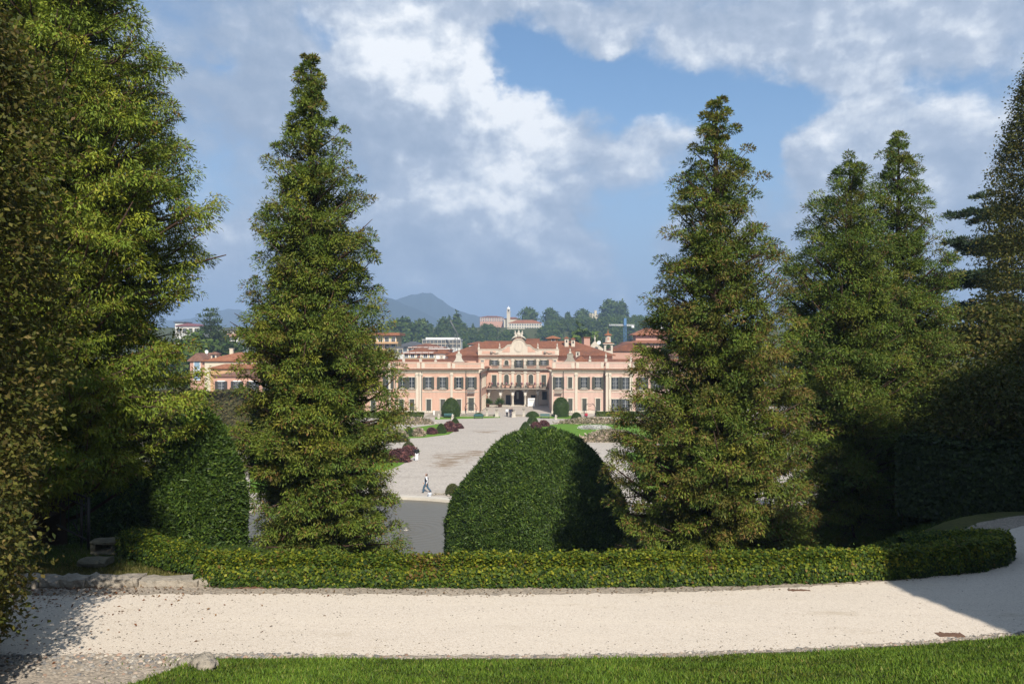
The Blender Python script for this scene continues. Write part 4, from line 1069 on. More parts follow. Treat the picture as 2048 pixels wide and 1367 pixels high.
statue(905, 838.2, 1.05, 'pale little garden figure right of the teal bench by the largest cone', 'plinth', 1); statue(1152.4, 826, 2.3, 'dark slender garden statue beside the right wing', 'iron', 2); statue(877.5, 837, 1.0, 'pale little garden figure left of the largest cone', 'plinth', 3); statue(1111.5, 838.5, .95, 'pale little garden figure in front of the tall round-topped topiary', 'plinth', 4)
# terrace steps left of the largest cone
stp = MB()
for k in range(5):
    xa_, d_ = gp(849 + 5 * k, 834 - 1.4 * k); stp.box(xa_, xa_ + 3.6, d_, d_ + 2.2, 0.0, .10 + .11 * k)
tag(stp.build('garden_steps', M['stone']), 'short grey garden steps left of the largest topiary cone', 'steps')

# ------------------------------------------------------------------ the palace
AX = 1.54                                   # its middle axis
pal = empty('palace', (AX, 175, 0), 'long pink palace with cream pilasters, grey-green shutters, arcade and curved clock gable', 'palace')
D1, D2 = 164.0, 183.0                        # front of the wings, front of the middle block
def wx(p): return px2x(p, D1)
def wz(p): return py2z(p, D1)
def cx(p): return px2x(p, D2)
def czz(p): return py2z(p, D2)
def part(name, mb, mats, parent=None):
    o = mb.build(name, mats, None, origin=(0, 0, 0))
    par = parent or pal
    o.parent = par
    base = Vector(par.location) + (Vector(par.parent.location) if par.parent else Vector((0, 0, 0)))
    o.location = -base if parent is None else (0, 0, 0)
    return o
_wm = {}
def window(parent, x, y, z0, w, h, kind='open', shut='shutter', frame='cream', rot=0.0, arch=False):
    """window as a part (frame, panes, glazing bars) with its shutters as sub-parts; kinds: open, shut, plain"""
    key = (round(w, 2), round(h, 2), kind, shut, frame, arch)
    if key not in _wm:
        f = MB(); t = .17
        if arch:
            n = 8; po = [(-w / 2 - t, 0)] + [(-(w / 2 + t) * math.cos(math.pi * k / n), h - w / 2 + (w / 2 + t) * math.sin(math.pi * k / n)) for k in range(n + 1)] + [(w / 2 + t, 0)]
            pi = [(-w / 2, 0)] + [(-(w / 2) * math.cos(math.pi * k / n), h - w / 2 + (w / 2) * math.sin(math.pi * k / n)) for k in range(n + 1)] + [(w / 2, 0)]
            for k in range(len(po) - 1):
                f.hull([(po[k][0], -.16, po[k][1]), (po[k + 1][0], -.16, po[k + 1][1]), (pi[k + 1][0], -.16, pi[k + 1][1]), (pi[k][0], -.16, pi[k][1])],
                       [(po[k][0], .0, po[k][1]), (po[k + 1][0], .0, po[k + 1][1]), (pi[k + 1][0], .0, pi[k + 1][1]), (pi[k][0], .0, pi[k][1])], 0)
            f.prism_y(pi, -.05, -.02, 1)
        else:
            f.box(-w / 2 - t, -w / 2, -.16, 0, 0, h, 0); f.box(w / 2, w / 2 + t, -.16, 0, 0, h, 0); f.box(-w / 2 - t - .08, w / 2 + t + .08, -.2, 0, h, h + .2, 0)
            f.box(-w / 2, w / 2, -.05, -.02, 0, h, 1)
        f.box(-w / 2 - t - .06, w / 2 + t + .06, -.24, 0, -.14, 0, 0)
        if kind != 'shut':
            f.box(-.04, .04, -.10, -.052, 0, h - (.1 if arch else 0), 2)
            for q in (.33, .66): f.box(-w / 2, w / 2, -.095, -.053, h * q - .02, h * q + .02, 2)
            for q in (-.25, .25): f.box(w * q - .02, w * q + .02, -.09, -.054, 0, h, 2) if w > 1 and not arch else None
        me = f.mesh('window', [M[frame], M['glass'], M['glazing']])
        sm_ = None
        if kind != 'plain':
            s_ = MB(); sw = w / 2 if kind == 'shut' else w * .52
            s_.box(-sw / 2, -sw / 2 + .06, -.06, 0, 0, h * .995); s_.box(sw / 2 - .06, sw / 2, -.06, 0, 0, h * .995)
            for q in np.linspace(0, h * .995 - .06, max(int(h / .22), 3)): s_.box(-sw / 2 + .06, sw / 2 - .06, -.05, -.01, q, q + .13)
            s_.box(-sw / 2 + .06, sw / 2 - .06, -.012, -.004, 0, h * .98)
            sm_ = (s_.mesh('shutter', [M[shut]]), sw)
        _wm[key] = (me, sm_)
    me, sm_ = _wm[key]
    base = Vector(parent.location)
    o = mesh_obj('window', me, parent, Vector((x, y, z0)) - base); o.rotation_euler = (0, 0, rot)
    if sm_:
        for sgn in (-1, 1):
            if kind == 'shut': sx = sgn * sm_[1] / 2; sy = -.06
            else: sx = sgn * (w / 2 + sm_[1] / 2); sy = -.165
            mesh_obj('shutter', sm_[0], o, (sx, sy, 0.01))
    return o

def pilaster(x0, x1, y, z0, z1, d=.22, mat='cream'):
    m = MB(); m.box(x0, x1, y - d, y, z0, z1); m.box(x0 - .12, x1 + .12, y - d - .1, y, z1 - .45, z1 - .15); m.box(x0 - .1, x1 + .1, y - d - .12, y, z0, z0 + .5)
    part('pilaster', m, M[mat])
def finial(x, y, z, h, name='finial', r=.3, mat='plinth'):
    m = MB(); m.box(x - r, x + r, y - r, y + r, z, z + .35 * h)
    m.lathe([(r * .55, z + .35 * h), (r * .3, z + .45 * h), (r * .85, z + .6 * h), (r * .5, z + .75 * h), (r * .18, z + .85 * h), (.03, z + h)], x, y, 9); part(name, m, M[mat])

ZE, ZP = wz(738), wz(724.5)
# left wing, right wing: walls, plinth, cornice, parapet, roof
XL0, XL1, XR0, XR1 = wx(600), wx(958), wx(1104), wx(1410)
lw = MB(); lw.prism_z([(XL0, D1), (XL1, D1), (cx(970) + .35, D2), (cx(970) + .35, D2 + 8), (XL0, D2 + 8)], 0, ZE - .3); part('wing_wall', lw, M['pink'])
rw = MB(); rw.prism_z([(XR0, D1), (XR1, D1), (XR1, D2 + 8), (XR0 + .9, D2 + 8), (XR0 + .9, D1 + 12), (XR0, D1 + 12)], 0, ZE - .3); part('wing_wall', rw, M['pink_pale'])
pr = MB(); pr.box(wx(1210), XR1, D1 - .9, D1, 0, ZE - .3); part('wing_wall', pr, M['pink_pale'])
pl = MB(); pl.box(wx(600), wx(783), D1 - .9, D1, 0, ZE - .3); part('wing_wall', pl, M['pink'])
def cornice(poly_front, z, over=.75, th=.34, mats=('cream', 'tile')):
    """moulded eaves that follow the wall's front line; tiles on top"""
    m = MB()
    for (xa, ya), (xb, yb) in zip(poly_front[:-1], poly_front[1:]):
        dx, dy = xb - xa, yb - ya; L = math.hypot(dx, dy); nx, ny = dy / L, -dx / L
        def strip(o0, o1, z0, z1, mi): m.hull([(xa - nx * .1, ya - ny * .1, z0), (xb - nx * .1, yb - ny * .1, z0), (xb + nx * o0, yb + ny * o0, z0), (xa + nx * o0, ya + ny * o0, z0)],
                                              [(xa - nx * .1, ya - ny * .1, z1), (xb - nx * .1, yb - ny * .1, z1), (xb + nx * o1, yb + ny * o1, z1), (xa + nx * o1, ya + ny * o1, z1)], mi)
        strip(.18, .28, z - .75, z - .32, 0); strip(.40, over, z - .32, z - .06, 0); strip(over + .08, over * .5, z - .058, z + .16, 1)
    return part('cornice', m, [M[q] for q in mats])
cornice([(XL0, D1 - .9), (wx(783), D1 - .9)], ZE); cornice([(wx(783), D1), (XL1, D1), (cx(970) + .35, D2 - .1)], ZE)
cornice([(XR0, D1 + 12), (XR0, D1), (wx(1210), D1)], ZE); cornice([(wx(1210), D1 - .9), (XR1, D1 - .9)], ZE)
def parapet(x0, x1, y, mat, z1=ZP):
    m = MB(); m.box(x0, x1, y + .1, y + .6, ZE + .1, z1); m.box(x0 - .05, x1 + .05, y, y + .7, z1, z1 + .14); part('parapet', m, [M[mat]])
    q = MB(); 
    for fx in (x0 + .1, x1 - .75): q.box(fx, fx + .65, y + .02, y + .1, ZE + .15, z1 - .01)
    q.box(x0 + .8, x1 - .8, y + .04, y + .1, ZE + .15, ZE + .3); q.box(x0 + .8, x1 - .8, y + .04, y + .1, z1 - .16, z1 - .02); part('parapet_panel', q, M['cream'])
parapet(XL0, wx(783), D1 - .9, 'pink'); parapet(wx(784), wx(841), D1, 'pink'); parapet(wx(842), wx(902), D1, 'pink'); parapet(wx(903), wx(969), D1, 'pink', ZP - .15)
parapet(XR0, wx(1150), D1, 'pink_pale'); parapet(wx(1151), wx(1209), D1, 'pink_pale'); parapet(wx(1210), wx(1262), D1 - .9, 'pink_pale'); parapet(wx(1263), XR1, D1 - .9, 'pink_pale')
ro = MB(); ro.hip(XL0, wx(948), D1 + .9, D1 + 9, ZP - .75, 1.2, .1, ridge=4); part('roof', ro, M['tile'])
ro = MB(); ro.hip(XR0 + .6, XR1, D1 + .9, D1 + 9, ZP - .75, 1.2, .1, ridge=4); part('roof', ro, M['tile'])
ro = MB(); ro.hip(wx(1152), wx(1176), D1 + 1.2, D1 + 9, ZP + .15, 1.0, .1); part('roof', ro, M['tile'])
# bands and pilasters of the wings
def band(x0, x1, y, z, mat, h=.16):
    m = MB(); m.box(x0, x1, y - .09, y, z, z + h); part('string_course', m, M[mat])
for x0, x1, y in ((793, 831, D1), (845, 902, D1), (905, 957, D1), (1104.5, 1150, D1), (1154, 1209, D1)): band(wx(x0), wx(x1), y, wz(783.5), 'cream'); band(wx(x0), wx(x1), y, wz(775.5), 'cream', .1)
band(wx(1222), XR1, D1 - .9, wz(783.5), 'cream'); band(XL0, wx(779), D1 - .9, wz(783.5), 'cream')
for x0, x1, y in ((789.5, 793, D1), (831.5, 837.5, D1), (838.7, 844.7, D1), (901, 905.5, D1), (1103.8, 1105.6, D1), (1149.8, 1155, D1), (1210.5, 1214.8, D1 - .9), (1216, 1221, D1 - .9), (1258, 1264, D1 - .9), (1330, 1336, D1 - .9), (779, 782.6, D1 - .9), (700, 706, D1 - .9)):
    pilaster(wx(x0), wx(x1), y, 0, ZE - .75)
pb = MB(); pb.box(wx(784), XL1, D1 - .12, D1, 0, .55); part('plinth', pb, M['plinth'])
pb = MB(); pb.box(XR0, wx(1209), D1 - .12, D1, 0, .55); pb.box(wx(1222), XR1, D1 - 1.02, D1 - .9, 0, .55); part('plinth', pb, M['plinth'])
# windows of the wings
U0, U1, L0, L1 = wz(777.5), wz(754), wz(823.5), wz(798)
for p, w, k in ((805, .85, 'open'), (823.7, 1.0, 'open'), (857, 1.15, 'open'), (885.5, 1.15, 'open'), (917.7, .95, 'open'), (942.3, 1.15, 'open'), (1116.8, 1.15, 'open'), (1168, 1.2, 'open'), (1196, 1.2, 'open')):
    window(pal, wx(p), D1, U0 + (.1 if w < 1 else 0), w, (U1 - U0) * (.94 if w < 1 else 1), k)
window(pal, wx(1140.2), D1, U0 + .15, .85, (U1 - U0) * .95, 'shut'); window(pal, wx(781.6) - .35, D1 - .9, U0 + .1, 1.1, 2.7, 'open', arch=True)
for p in (803, 824, 857.6, 885.7, 917.7, 942.3): window(pal, wx(p), D1, L0, .95 if p != 942.3 else 1.15, L1 - L0 - (0 if p != 942.3 else -.3), 'shut')
for p in (1120, 1140.6, 1168.8, 1196): window(pal, wx(p), D1, L0, .9, L1 - L0 + .15, 'shut')
for p in (1229, 1250, 1283, 1312, 1352, 1380): window(pal, wx(p), D1 - .9, U0, 1.2, U1 - U0, 'open'); window(pal, wx(p), D1 - .9, L0, 1.25, L1 - L0 + .1, 'open', 'darkshut' if p > 1300 else 'shutter')
for p in (640, 668, 720, 748): window(pal, wx(p), D1 - .9, U0, 1.15, U1 - U0, 'open'); window(pal, wx(p), D1 - .9, L0, .95, L1 - L0, 'shut')
ang = math.atan2(D2 - D1, cx(970) + .35 - XL1)
for t_ in (.16, .42, .60, .78):
    xx, yy = XL1 + (cx(970) + .35 - XL1) * t_, D1 + (D2 - D1) * t_
    window(pal, xx, yy, U0, 1.1, U1 - U0, 'shut', rot=ang); window(pal, xx, yy, L0, 1.0, L1 - L0, 'shut', rot=ang)
for p, k in ((942.3, 0), (1116.8, 0)):      # little balconies with a basket of flowers
    m = MB(); xx = wx(p); m.box(xx - .75, xx + .75, D1 - .75, D1 - .25, U0 - .85, U0 - .72)
    for q in np.linspace(-.72, .72, 9): m.box(xx + q - .025, xx + q + .025, D1 - .74, D1 - .69, U0 - .72, U0 + .1)
    m.box(xx - .75, xx + .75, D1 - .76, D1 - .68, U0 + .1, U0 + .16); part('window_balcony', m, M['slab' if p < 1000 else 'stone'])
for p in (791, 843.5, 932, 1126.5, 1207.5):
    m = MB(); xx = wx(p); m.tube([(xx, D1 - .2, .2), (xx, D1 - .2, ZE - .4)], .07, 6); part('drainpipe', m, M['iron'])
m = MB(); xx, yy = XL1 + .25, D1 + 2.2; m.tube([(xx, yy, .2), (xx, yy, ZE - .4)], .08, 6); part('drainpipe', m, M['iron'])
# ornaments on the parapets
def scroll_gable(p, y, w, z, h, mat='plinth'):
    x = wx(p); m = MB(); n = 10
    pts = [(x - w, z)] + [(x - w + .62 * w * k / n, z + h * .62 * (k / n) ** 2.2) for k in range(1, n)] + [(x - .40 * w, z + .70 * h), (x - .46 * w, z + .8 * h), (x - .40 * w, z + h), (x + .40 * w, z + h), (x + .46 * w, z + .8 * h), (x + .40 * w, z + .70 * h)] + [(x + w - .62 * w * k / n, z + h * .62 * (k / n) ** 2.2) for k in range(n - 1, 0, -1)] + [(x + w, z)]
    m.prism_y(pts, y, y + .5); m.box(x - .34 * w, x + .34 * w, y - .1, y + .6, z + h, z + h + .15); part('scroll_gable', m, M[mat]); finial(x, y + .25, z + h + .15, 1.1, r=.22)
scroll_gable(917.5, D1 + .1, 1.35, ZP + .1, 1.6); scroll_gable(1140.5, D1 + .1, 1.45, ZP + .14, 1.6, 'stone')
for p, h in ((807, 1.9), (841, 1.6), (871, 1.0)): finial(wx(p), D1 + .35, ZP + .14, h, r=.26)
for p, h in ((1180, 1.3), (1212, 1.9), (1262, 1.2)): finial(wx(p), D1 + .2, ZP + .14, h, r=.26)
# middle block: upper walls, arcade, loggia and passage
ZC, ZM, ZB = czz(711), czz(737), czz(775.5)
CX0, CX1 = px2x(957, D2), px2x(1116, D2)
up_ = MB(); up_.box(CX0, CX1, D2, D2 + 12, ZB - .35, ZC - .2); part('central_wall', up_, M['pink'])
colx = [cx(p) for p in (977, 1001, 1025.6, 1050.6, 1075.6, 1099)]
gw = MB(); gw.box(CX0, colx[0] - .3, D2, D2 + 4.5, 0, ZB - .35); gw.box(colx[-1] + .3, CX1, D2, D2 + 4.5, 0, ZB - .35); part('central_wall', gw, M['pink'])
ar = MB(); zs = czz(789)
for a, b in zip(colx[:-1], colx[1:]):
    r_ = (b - a) / 2 - .28; xm = (a + b) / 2; n = 14
    arc = [(xm + r_ * math.cos(math.pi * k / n), zs + r_ * .92 * math.sin(math.pi * k / n)) for k in range(n + 1)]
    # the spandrel in slices, so that every face stays simple
    for k in range(n):
        (x1, z1), (x2, z2) = arc[k], arc[k + 1]
        ar.hull([(x1, D2, z1), (x1, D2, ZB - .35), (x2, D2, ZB - .35), (x2, D2, z2)], [(x1, D2 + .5, z1), (x1, D2 + .5, ZB - .35), (x2, D2 + .5, ZB - .35), (x2, D2 + .5, z2)], 0)
        ar.hull([(x1, D2 - .1, z1), (xm + (x1 - xm) * 1.13, D2 - .1, zs + (z1 - zs) * 1.13), (xm + (x2 - xm) * 1.13, D2 - .1, zs + (z2 - zs) * 1.13), (x2, D2 - .1, z2)],
                [(x1, D2 - .002, z1), (xm + (x1 - xm) * 1.13, D2 - .002, zs + (z1 - zs) * 1.13), (xm + (x2 - xm) * 1.13, D2 - .002, zs + (z2 - zs) * 1.13), (x2, D2 - .002, z2)], 1)
    ar.box(a - .001, xm - r_, D2 + .001, D2 + .499, zs, ZB - .35); ar.box(xm + r_, b, D2 + .001, D2 + .499, zs, ZB - .35)
part('arcade', ar, [M['loggia'], M['plinth']])
for x in colx:
    m = MB(); m.box(x - .34, x + .34, D2 - .12, D2 + .55, 0, .35); m.lathe([(.30, .35), (.24, .5), (.22, zs - .45), (.26, zs - .4), (.34, zs - .15)], x, D2 + .22, 12); m.box(x - .36, x + .36, D2 - .14, D2 + .58, zs - .15, zs); part('column', m, M['plinth'])
lg = MB(); yb_ = D2 + 4.5; pxl, pxr = colx[2] + .25, colx[3] - .25
lg.box(colx[0] - .3, pxl, yb_, yb_ + .4, 0, ZB - .35); lg.box(pxr, colx[-1] + .3, yb_, yb_ + .4, 0, ZB - .35)
lg.box(pxl - .4, pxl, yb_ + .4, D2 + 12, 0, ZB - .36); lg.box(pxr, pxr + .4, yb_ + .4, D2 + 12, 0, ZB - .36); part('loggia_wall', lg, M['loggia'])
fl = MB(); fl.box(CX0, CX1, D2 - .2, D2 + 12, 0, .06); part('loggia_floor', fl, M['plinth'])
for px_, w, h_ in ((1016.5, 1.15, 2.3), (1066.5, 1.1, 2.3)):
    m = MB(); x = px2x(px_, yb_); m.box(x - w / 2, x + w / 2, yb_ - .06, yb_ - .003, .06, h_); part('door', m, M['door'])
m = MB(); x = px2x(1089, yb_); m.box(x - .55, x + .55, yb_ - .06, yb_ - .003, 1.2, 3.1); part('door', m, M['door'])
m = MB(); m.box(px2x(1033.2, D2 + 7), px2x(1037.5, D2 + 7), D2 + 6.9, D2 + 6.95, 1.2, 2.9); part('notice_board', m, M['white'])
bal = MB(); bal.box(colx[0] - .4, colx[-1] + .4, D2 - 1.0, D2, ZB - .25, ZB - .02)
for x in colx: bal.hull([(x - .15, D2 - .85, ZB - .25), (x + .15, D2 - .85, ZB - .25), (x + .15, D2, ZB - .25), (x - .15, D2, ZB - .25)], [(x - .15, D2 - .4, ZB - .7), (x + .15, D2 - .4, ZB - .7), (x + .15, D2, ZB - .8), (x - .15, D2, ZB - .8)])
bo = part('balcony', bal, M['stone'])
def railing(x0, x1, y, z, h):
    m = MB(); m.box(x0, x1, y - .03, y + .03, z + h - .07, z + h)
    n = int((x1 - x0) / .24)
    for k in range(n + 1): xx = x0 + (x1 - x0) * k / n; m.box(xx - .018, xx + .018, y - .018, y + .018, z, z + h - .07)
    return m
rl_ = railing(colx[0] - .38, colx[-1] + .38, D2 - .95, ZB - .02, .95); o = part('balcony_railing', rl_, M['iron'])
m = railing(cx(985), cx(1100), D2 - .6, ZM + .06, .8); part('balcony_railing', m, M['iron'])
rgf = np.random.default_rng(17)
for q, xx in enumerate(np.linspace(colx[0], colx[-1], 14)):
    m = MB(); xx += rgf.uniform(-.4, .4); m.lathe([(.13, ZB + .72), (.17, ZB + .98), (.26, ZB + 1.1), (.2, ZB + 1.3), (.03, ZB + 1.38)], xx, D2 - 1.05, 7); part('flower_pot', m, M['purple_roof' if q % 3 else 'rust'])
cornice([(CX0, D2), (CX1, D2)], ZC); m = MB(); m.box(CX0, CX1, D2 - .75, D2, ZM - .22, ZM + .05); m.box(CX0, CX1, D2 - .35, D2, ZM - .45, ZM - .22); part('string_course', m, M['stone'])
for p in (1000.6, 1025.6, 1050.6, 1075.6):
    x = cx(p); pilaster(x - .32, x + .32, D2, ZB + .02, ZM - .45, .18); pilaster(x - .3, x + .3, D2, ZM + .06, ZC - .75, .18)
for p, w, k, s_ in ((989, 1.15, 'open', 'shutter'), (1013, .95, 'shut', 'shutter'), (1037.4, 1.05, 'open', 'shutter'), (1061.8, 1.15, 'open', 'shutter'), (1087.5, 1.15, 'open', 'shutter')):
    z0, z1 = czz(729.5), czz(719.8)
    if p == 1037.4: z0 = czz(734.5)
    window(pal, cx(p), D2, z0, w, z1 - z0, k, arch=(p == 1013))
for p, h0 in ((988.5, 773), (1013, 767.5), (1037.4, 773), (1061.8, 767.5), (1087.5, 773)):
    ac = 1000 < p < 1080
    window(pal, cx(p), D2, czz(h0), 1.05, czz(748 if ac else 749.5) - czz(h0), 'shut', arch=ac)
    if ac:
        m = MB(); n = 10; w_ = 1.05
        pts = [(cx(p) + (w_) * math.cos(math.pi * k / n), czz(747.5) + .3 * math.sin(math.pi * k / n)) for k in range(n + 1)]
        for (a, b), (c, d) in zip(pts[:-1], pts[1:]): m.hull([(a, D2 - .3, b), (c, D2 - .3, d), (c, D2 - .3, d + .16), (a, D2 - .3, b + .16)], [(a, D2, b), (c, D2, d), (c, D2, d + .16), (a, D2, b + .16)])
        part('window_hood', m, M['cream'])
for p in (965, 1109.5): window(pal, cx(p), D2, czz(723.5), .55, .45, 'plain')
# attic, curved gable with the clock, crest
AT = czz(699)
for a, b in ((cx(956), cx(999)), (cx(1076), cx(1118))):
    m = MB(); m.box(a, b, D2 + .1, D2 + .6, ZC + .1, AT); m.box(a - .06, b + .06, D2, D2 + .7, AT, AT + .15); part('parapet', m, M['cream'])
    m = MB(); m.box(a + .9, b - .9, D2 + .05, D2 + .098, ZC + .4, AT - .25); part('parapet_panel', m, M['pink'])
def gx(zx): return cx(940 + zx / 7.595)
def gz(zy): return czz(650 + zy / 7.595)
prof = [(440, 365), (475, 356), (505, 345), (530, 328), (552, 305), (570, 292), (590, 288), (625, 286), (640, 262), (655, 235), (680, 212), (710, 199), (740, 195)]
prof = prof + [(1480 - a, b) for a, b in prof[:-1]][::-1]
pe = MB(); pr_ = [(gx(a), gz(b)) for a, b in prof]
for (x1, z1), (x2, z2) in zip(pr_[:-1], pr_[1:]):
    pe.hull([(x1, D2 + .05, ZC + .1), (x2, D2 + .05, ZC + .1), (x2, D2 + .05, z2), (x1, D2 + .05, z1)], [(x1, D2 + .65, ZC + .1), (x2, D2 + .65, ZC + .1), (x2, D2 + .65, z2), (x1, D2 + .65, z1)], 0)
    pe.hull([(x1, D2 - .12, z1 - .26), (x2, D2 - .12, z2 - .26), (x2, D2 - .12, z2), (x1, D2 - .12, z1)], [(x1, D2 + .049, z1 - .26), (x2, D2 + .049, z2 - .26), (x2, D2 + .049, z2), (x1, D2 + .049, z1)], 0)
    pe.hull([(x1, D2 - .2, z1 + .002), (x2, D2 - .2, z2 + .002), (x2, D2 - .2, z2 + .13), (x1, D2 - .2, z1 + .13)], [(x1, D2 + .8, z1 + .002), (x2, D2 + .8, z2 + .002), (x2, D2 + .8, z2 + .13), (x1, D2 + .8, z1 + .13)], 1)
gable = part('clock_gable', pe, [M['cream'], M['tile']])
for s_ in (-1, 1):
    pts = [(gx(740 + s_ * a), gz(b)) for a, b in ((250, 385), (225, 372), (190, 350), (170, 330), (150, 322), (135, 322), (135, 410), (250, 410))]
    m = MB(); m.prism_y(pts, D2 + .0, D2 + .048); part('gable_panel', m, M['pink'])
m = MB(); xx, zz = gx(740), gz(328); n = 24; rr = .62
m.prism_y([(xx + 1.02 * math.cos(2 * math.pi * k / n), zz + 1.15 * math.sin(2 * math.pi * k / n)) for k in range(n)], D2 - .03, D2 + .049, 0)
for k in range(n):
    a0, a1 = 2 * math.pi * k / n, 2 * math.pi * (k + 1) / n
    m.hull([(xx + r * math.cos(a), D2 - .06, zz + r * 1.12 * math.sin(a)) for r, a in ((.95, a0), (.95, a1), (1.04, a1), (1.04, a0))], [(xx + r * math.cos(a), D2 - .031, zz + r * 1.12 * math.sin(a)) for r, a in ((.95, a0), (.95, a1), (1.04, a1), (1.04, a0))], 1)
for k in range(12):
    a = 2 * math.pi * k / 12; m.box(xx + .78 * math.cos(a) - .04, xx + .78 * math.cos(a) + .04, D2 - .05, D2 - .031, zz + .86 * math.sin(a) - .05, zz + .86 * math.sin(a) + .05, 2)
m.box(xx - .02, xx + .02, D2 - .06, D2 - .032, zz - .1, zz + .65, 2); part('clock_face', m, [M['cream'], M['plinth'], M['stone']])
cr = MB(); zb_ = gz(193)
def egg(x, z, rx, rz, y=D2 + .3, ry=.35): cr.lathe([(.05 * rx, z - rz), (.7 * rx, z - .7 * rz), (rx, z), (.75 * rx, z + .65 * rz), (.05 * rx, z + rz)], x, y, 10)
for s_ in (-1, 1):
    egg(xx + s_ * .62, zb_ + .42, .38, .55); egg(xx + s_ * .78, zb_ + .98, .26, .42); egg(xx + s_ * .82, zb_ + 1.48, .16, .2)        # the seated figures
    cr.tube([(xx + s_ * .7, D2 + .2, zb_ + 1.1), (xx + s_ * .4, D2 + .1, zb_ + 1.0), (xx + s_ * .2, D2 + .1, zb_ + 1.25)], .10, 6)
    cr.tube([(xx + s_ * .7, D2 + .2, zb_ + .3), (xx + s_ * 1.15, D2 + .1, zb_ + .15), (xx + s_ * 1.7, D2 + .2, zb_ - .35)], [.22, .17, .10], 6)
egg(xx, zb_ + .75, .45, .75); egg(xx, zb_ + 1.55, .26, .24); cr.tube([(xx, D2 + .3, zb_ + 1.7), (xx, D2 + .3, zb_ + 2.5)], .06, 6); cr.tube([(xx - .3, D2 + .3, zb_ + 2.2), (xx + .3, D2 + .3, zb_ + 2.2)], .05, 6)
part('crest', cr, M['plinth'])
for p in (957.5, 999.3, 1075.8, 1114.5): finial(cx(p), D2 + .35, AT + .15, 1.45, r=.22)
for p, z_ in ((983, ZC + .75), (1090, ZC + .75)):
    m = MB(); m.lathe([(.1, z_ - .3), (.35, z_ - .1), (.3, z_ + .2), (.1, z_ + .35)], cx(p), D2 - .05, 8); m.tube([(cx(p) + .4, D2 - .02, z_), (cx(p) + .9, D2 - .02, z_ - .25), (cx(p) + 1.6, D2 - .02, z_ - .1)], .09, 5); part('relief_ornament', m, M['stone'])
# main roof and the block that carries it
mw = MB(); mw.box(px2x(893, 190), px2x(1222, 190), D2 + 12.05, D2 + 22, 0, py2z(707, 194)); 
part('rear_wall', mw, M['wall_pink'])
XA, XB = px2x(897, 186), px2x(1224, 186)
rb_ = MB(); rb_.box(XA, CX0 - .02, D2 + 2, D2 + 12, ZE - .3, 11.5); rb_.box(CX1 + .02, XB, D2 + 2, D2 + 12, ZE - .3, 11.5); part('rear_wall', rb_, M['pink'])
ro = MB(); ro.hip(XA, XB, D2 + 1.2, D2 + 17, 11.55, 3.3, .6, ridge=9.0); part('roof', ro, M['tile'])
def chimney(p, d, ztop_px, zbot_px, w, cap='tile'):
    x = px2x(p, d); z1, z0 = py2z(ztop_px, d), py2z(zbot_px, d); m = MB(); m.box(x - w, x + w, d - w, d + w, z0 - 1, z1, 0); m.hip(x - w, x + w, d - w, d + w, z1 + .02, .4, .2, 1, .1); m.box(x - w * .4, x + w * .4, d - w - .02, d - w + .1, z1 - .9, z1 - .3, 2); part('chimney', m, [M['cream'], M[cap], M['door']])
chimney(1133, 189, 677, 692, .46); chimney(1146, 189, 679, 692, .42); chimney(1155.3, 176, 702, 714, .42); chimney(839, 170, 715, 724, .3)

# potted palms and the white board in front of the arcade
def palm_pot(px_, lab):
    x, y = px2x(px_, D2 - 3), D2 - 3; r_ = empty('potted_palm', (x, y, 0), lab, 'potted plant', 'potted palms by the arcade')
    m = MB(); m.lathe([(.35, 0), (.55, .7), (.6, .75), (.5, .75)], x, y, 12); m.build('pot', M['rust'], r_)
    rg = np.random.default_rng(int(px_)); n = 260; a = rg.uniform(0, 6.28, n); e = rg.uniform(-.1, 1.4, n)
    d = np.stack([np.cos(a) * np.cos(e), np.sin(a) * np.cos(e), np.sin(e)], 1); F = Foliage(); F.leaves(np.tile([0, 0, .8], (n, 1)) + d * rg.uniform(.1, .5, (n, 1)), d, rg.normal(0, 1, (n, 3)), rg.uniform(.7, 1.3, n), .14, pick(rg, n, GREEN, (.4, .3, .2, .1)), -.1)
    F.build('fronds', M['yew'], r_)
palm_pot(975, 'potted palm left of the arcade, against the slanted side of the left wing'); palm_pot(1000, 'potted palm in front of the second arcade column')
m = MB(); x, y = px2x(1063, D2 - 2), D2 - 2; m.box(x - .85, x + .85, y, y + .06, .15, 2.0); m.box(x - .8, x - .7, y + .06, y + .4, 0, .9); m.box(x + .7, x + .8, y + .06, y + .4, 0, .9); m.box(x - .6, x + .6, y - .004, y, 1.5, 1.62, 1); m.box(x - .6, x + .4, y - .004, y, 1.2, 1.27, 1)
tag(m.build('display_board', [M['white'], M['slab']], origin=(x, y, 0)), 'tall pale display board standing under the arcade', 'notice board')
# the green courtyard garden seen through the passage
shrub('courtyard_shrub', 'green shrubs seen through the middle arch of the palace', 'bush', AX, 206, 0, 6, 3, 7, 5000, HALF, GREEN, (.4, .3, .2, .1), .4, 400, lump=.1)
dwarf = MB(); dwarf.box(AX - 5, AX + 5, 201, 201.5, 0, 1.0); tag(dwarf.build('courtyard_wall', M['plinth'], origin=(AX, 201, 0)), 'low pale wall behind the middle arch of the palace', 'low wall')

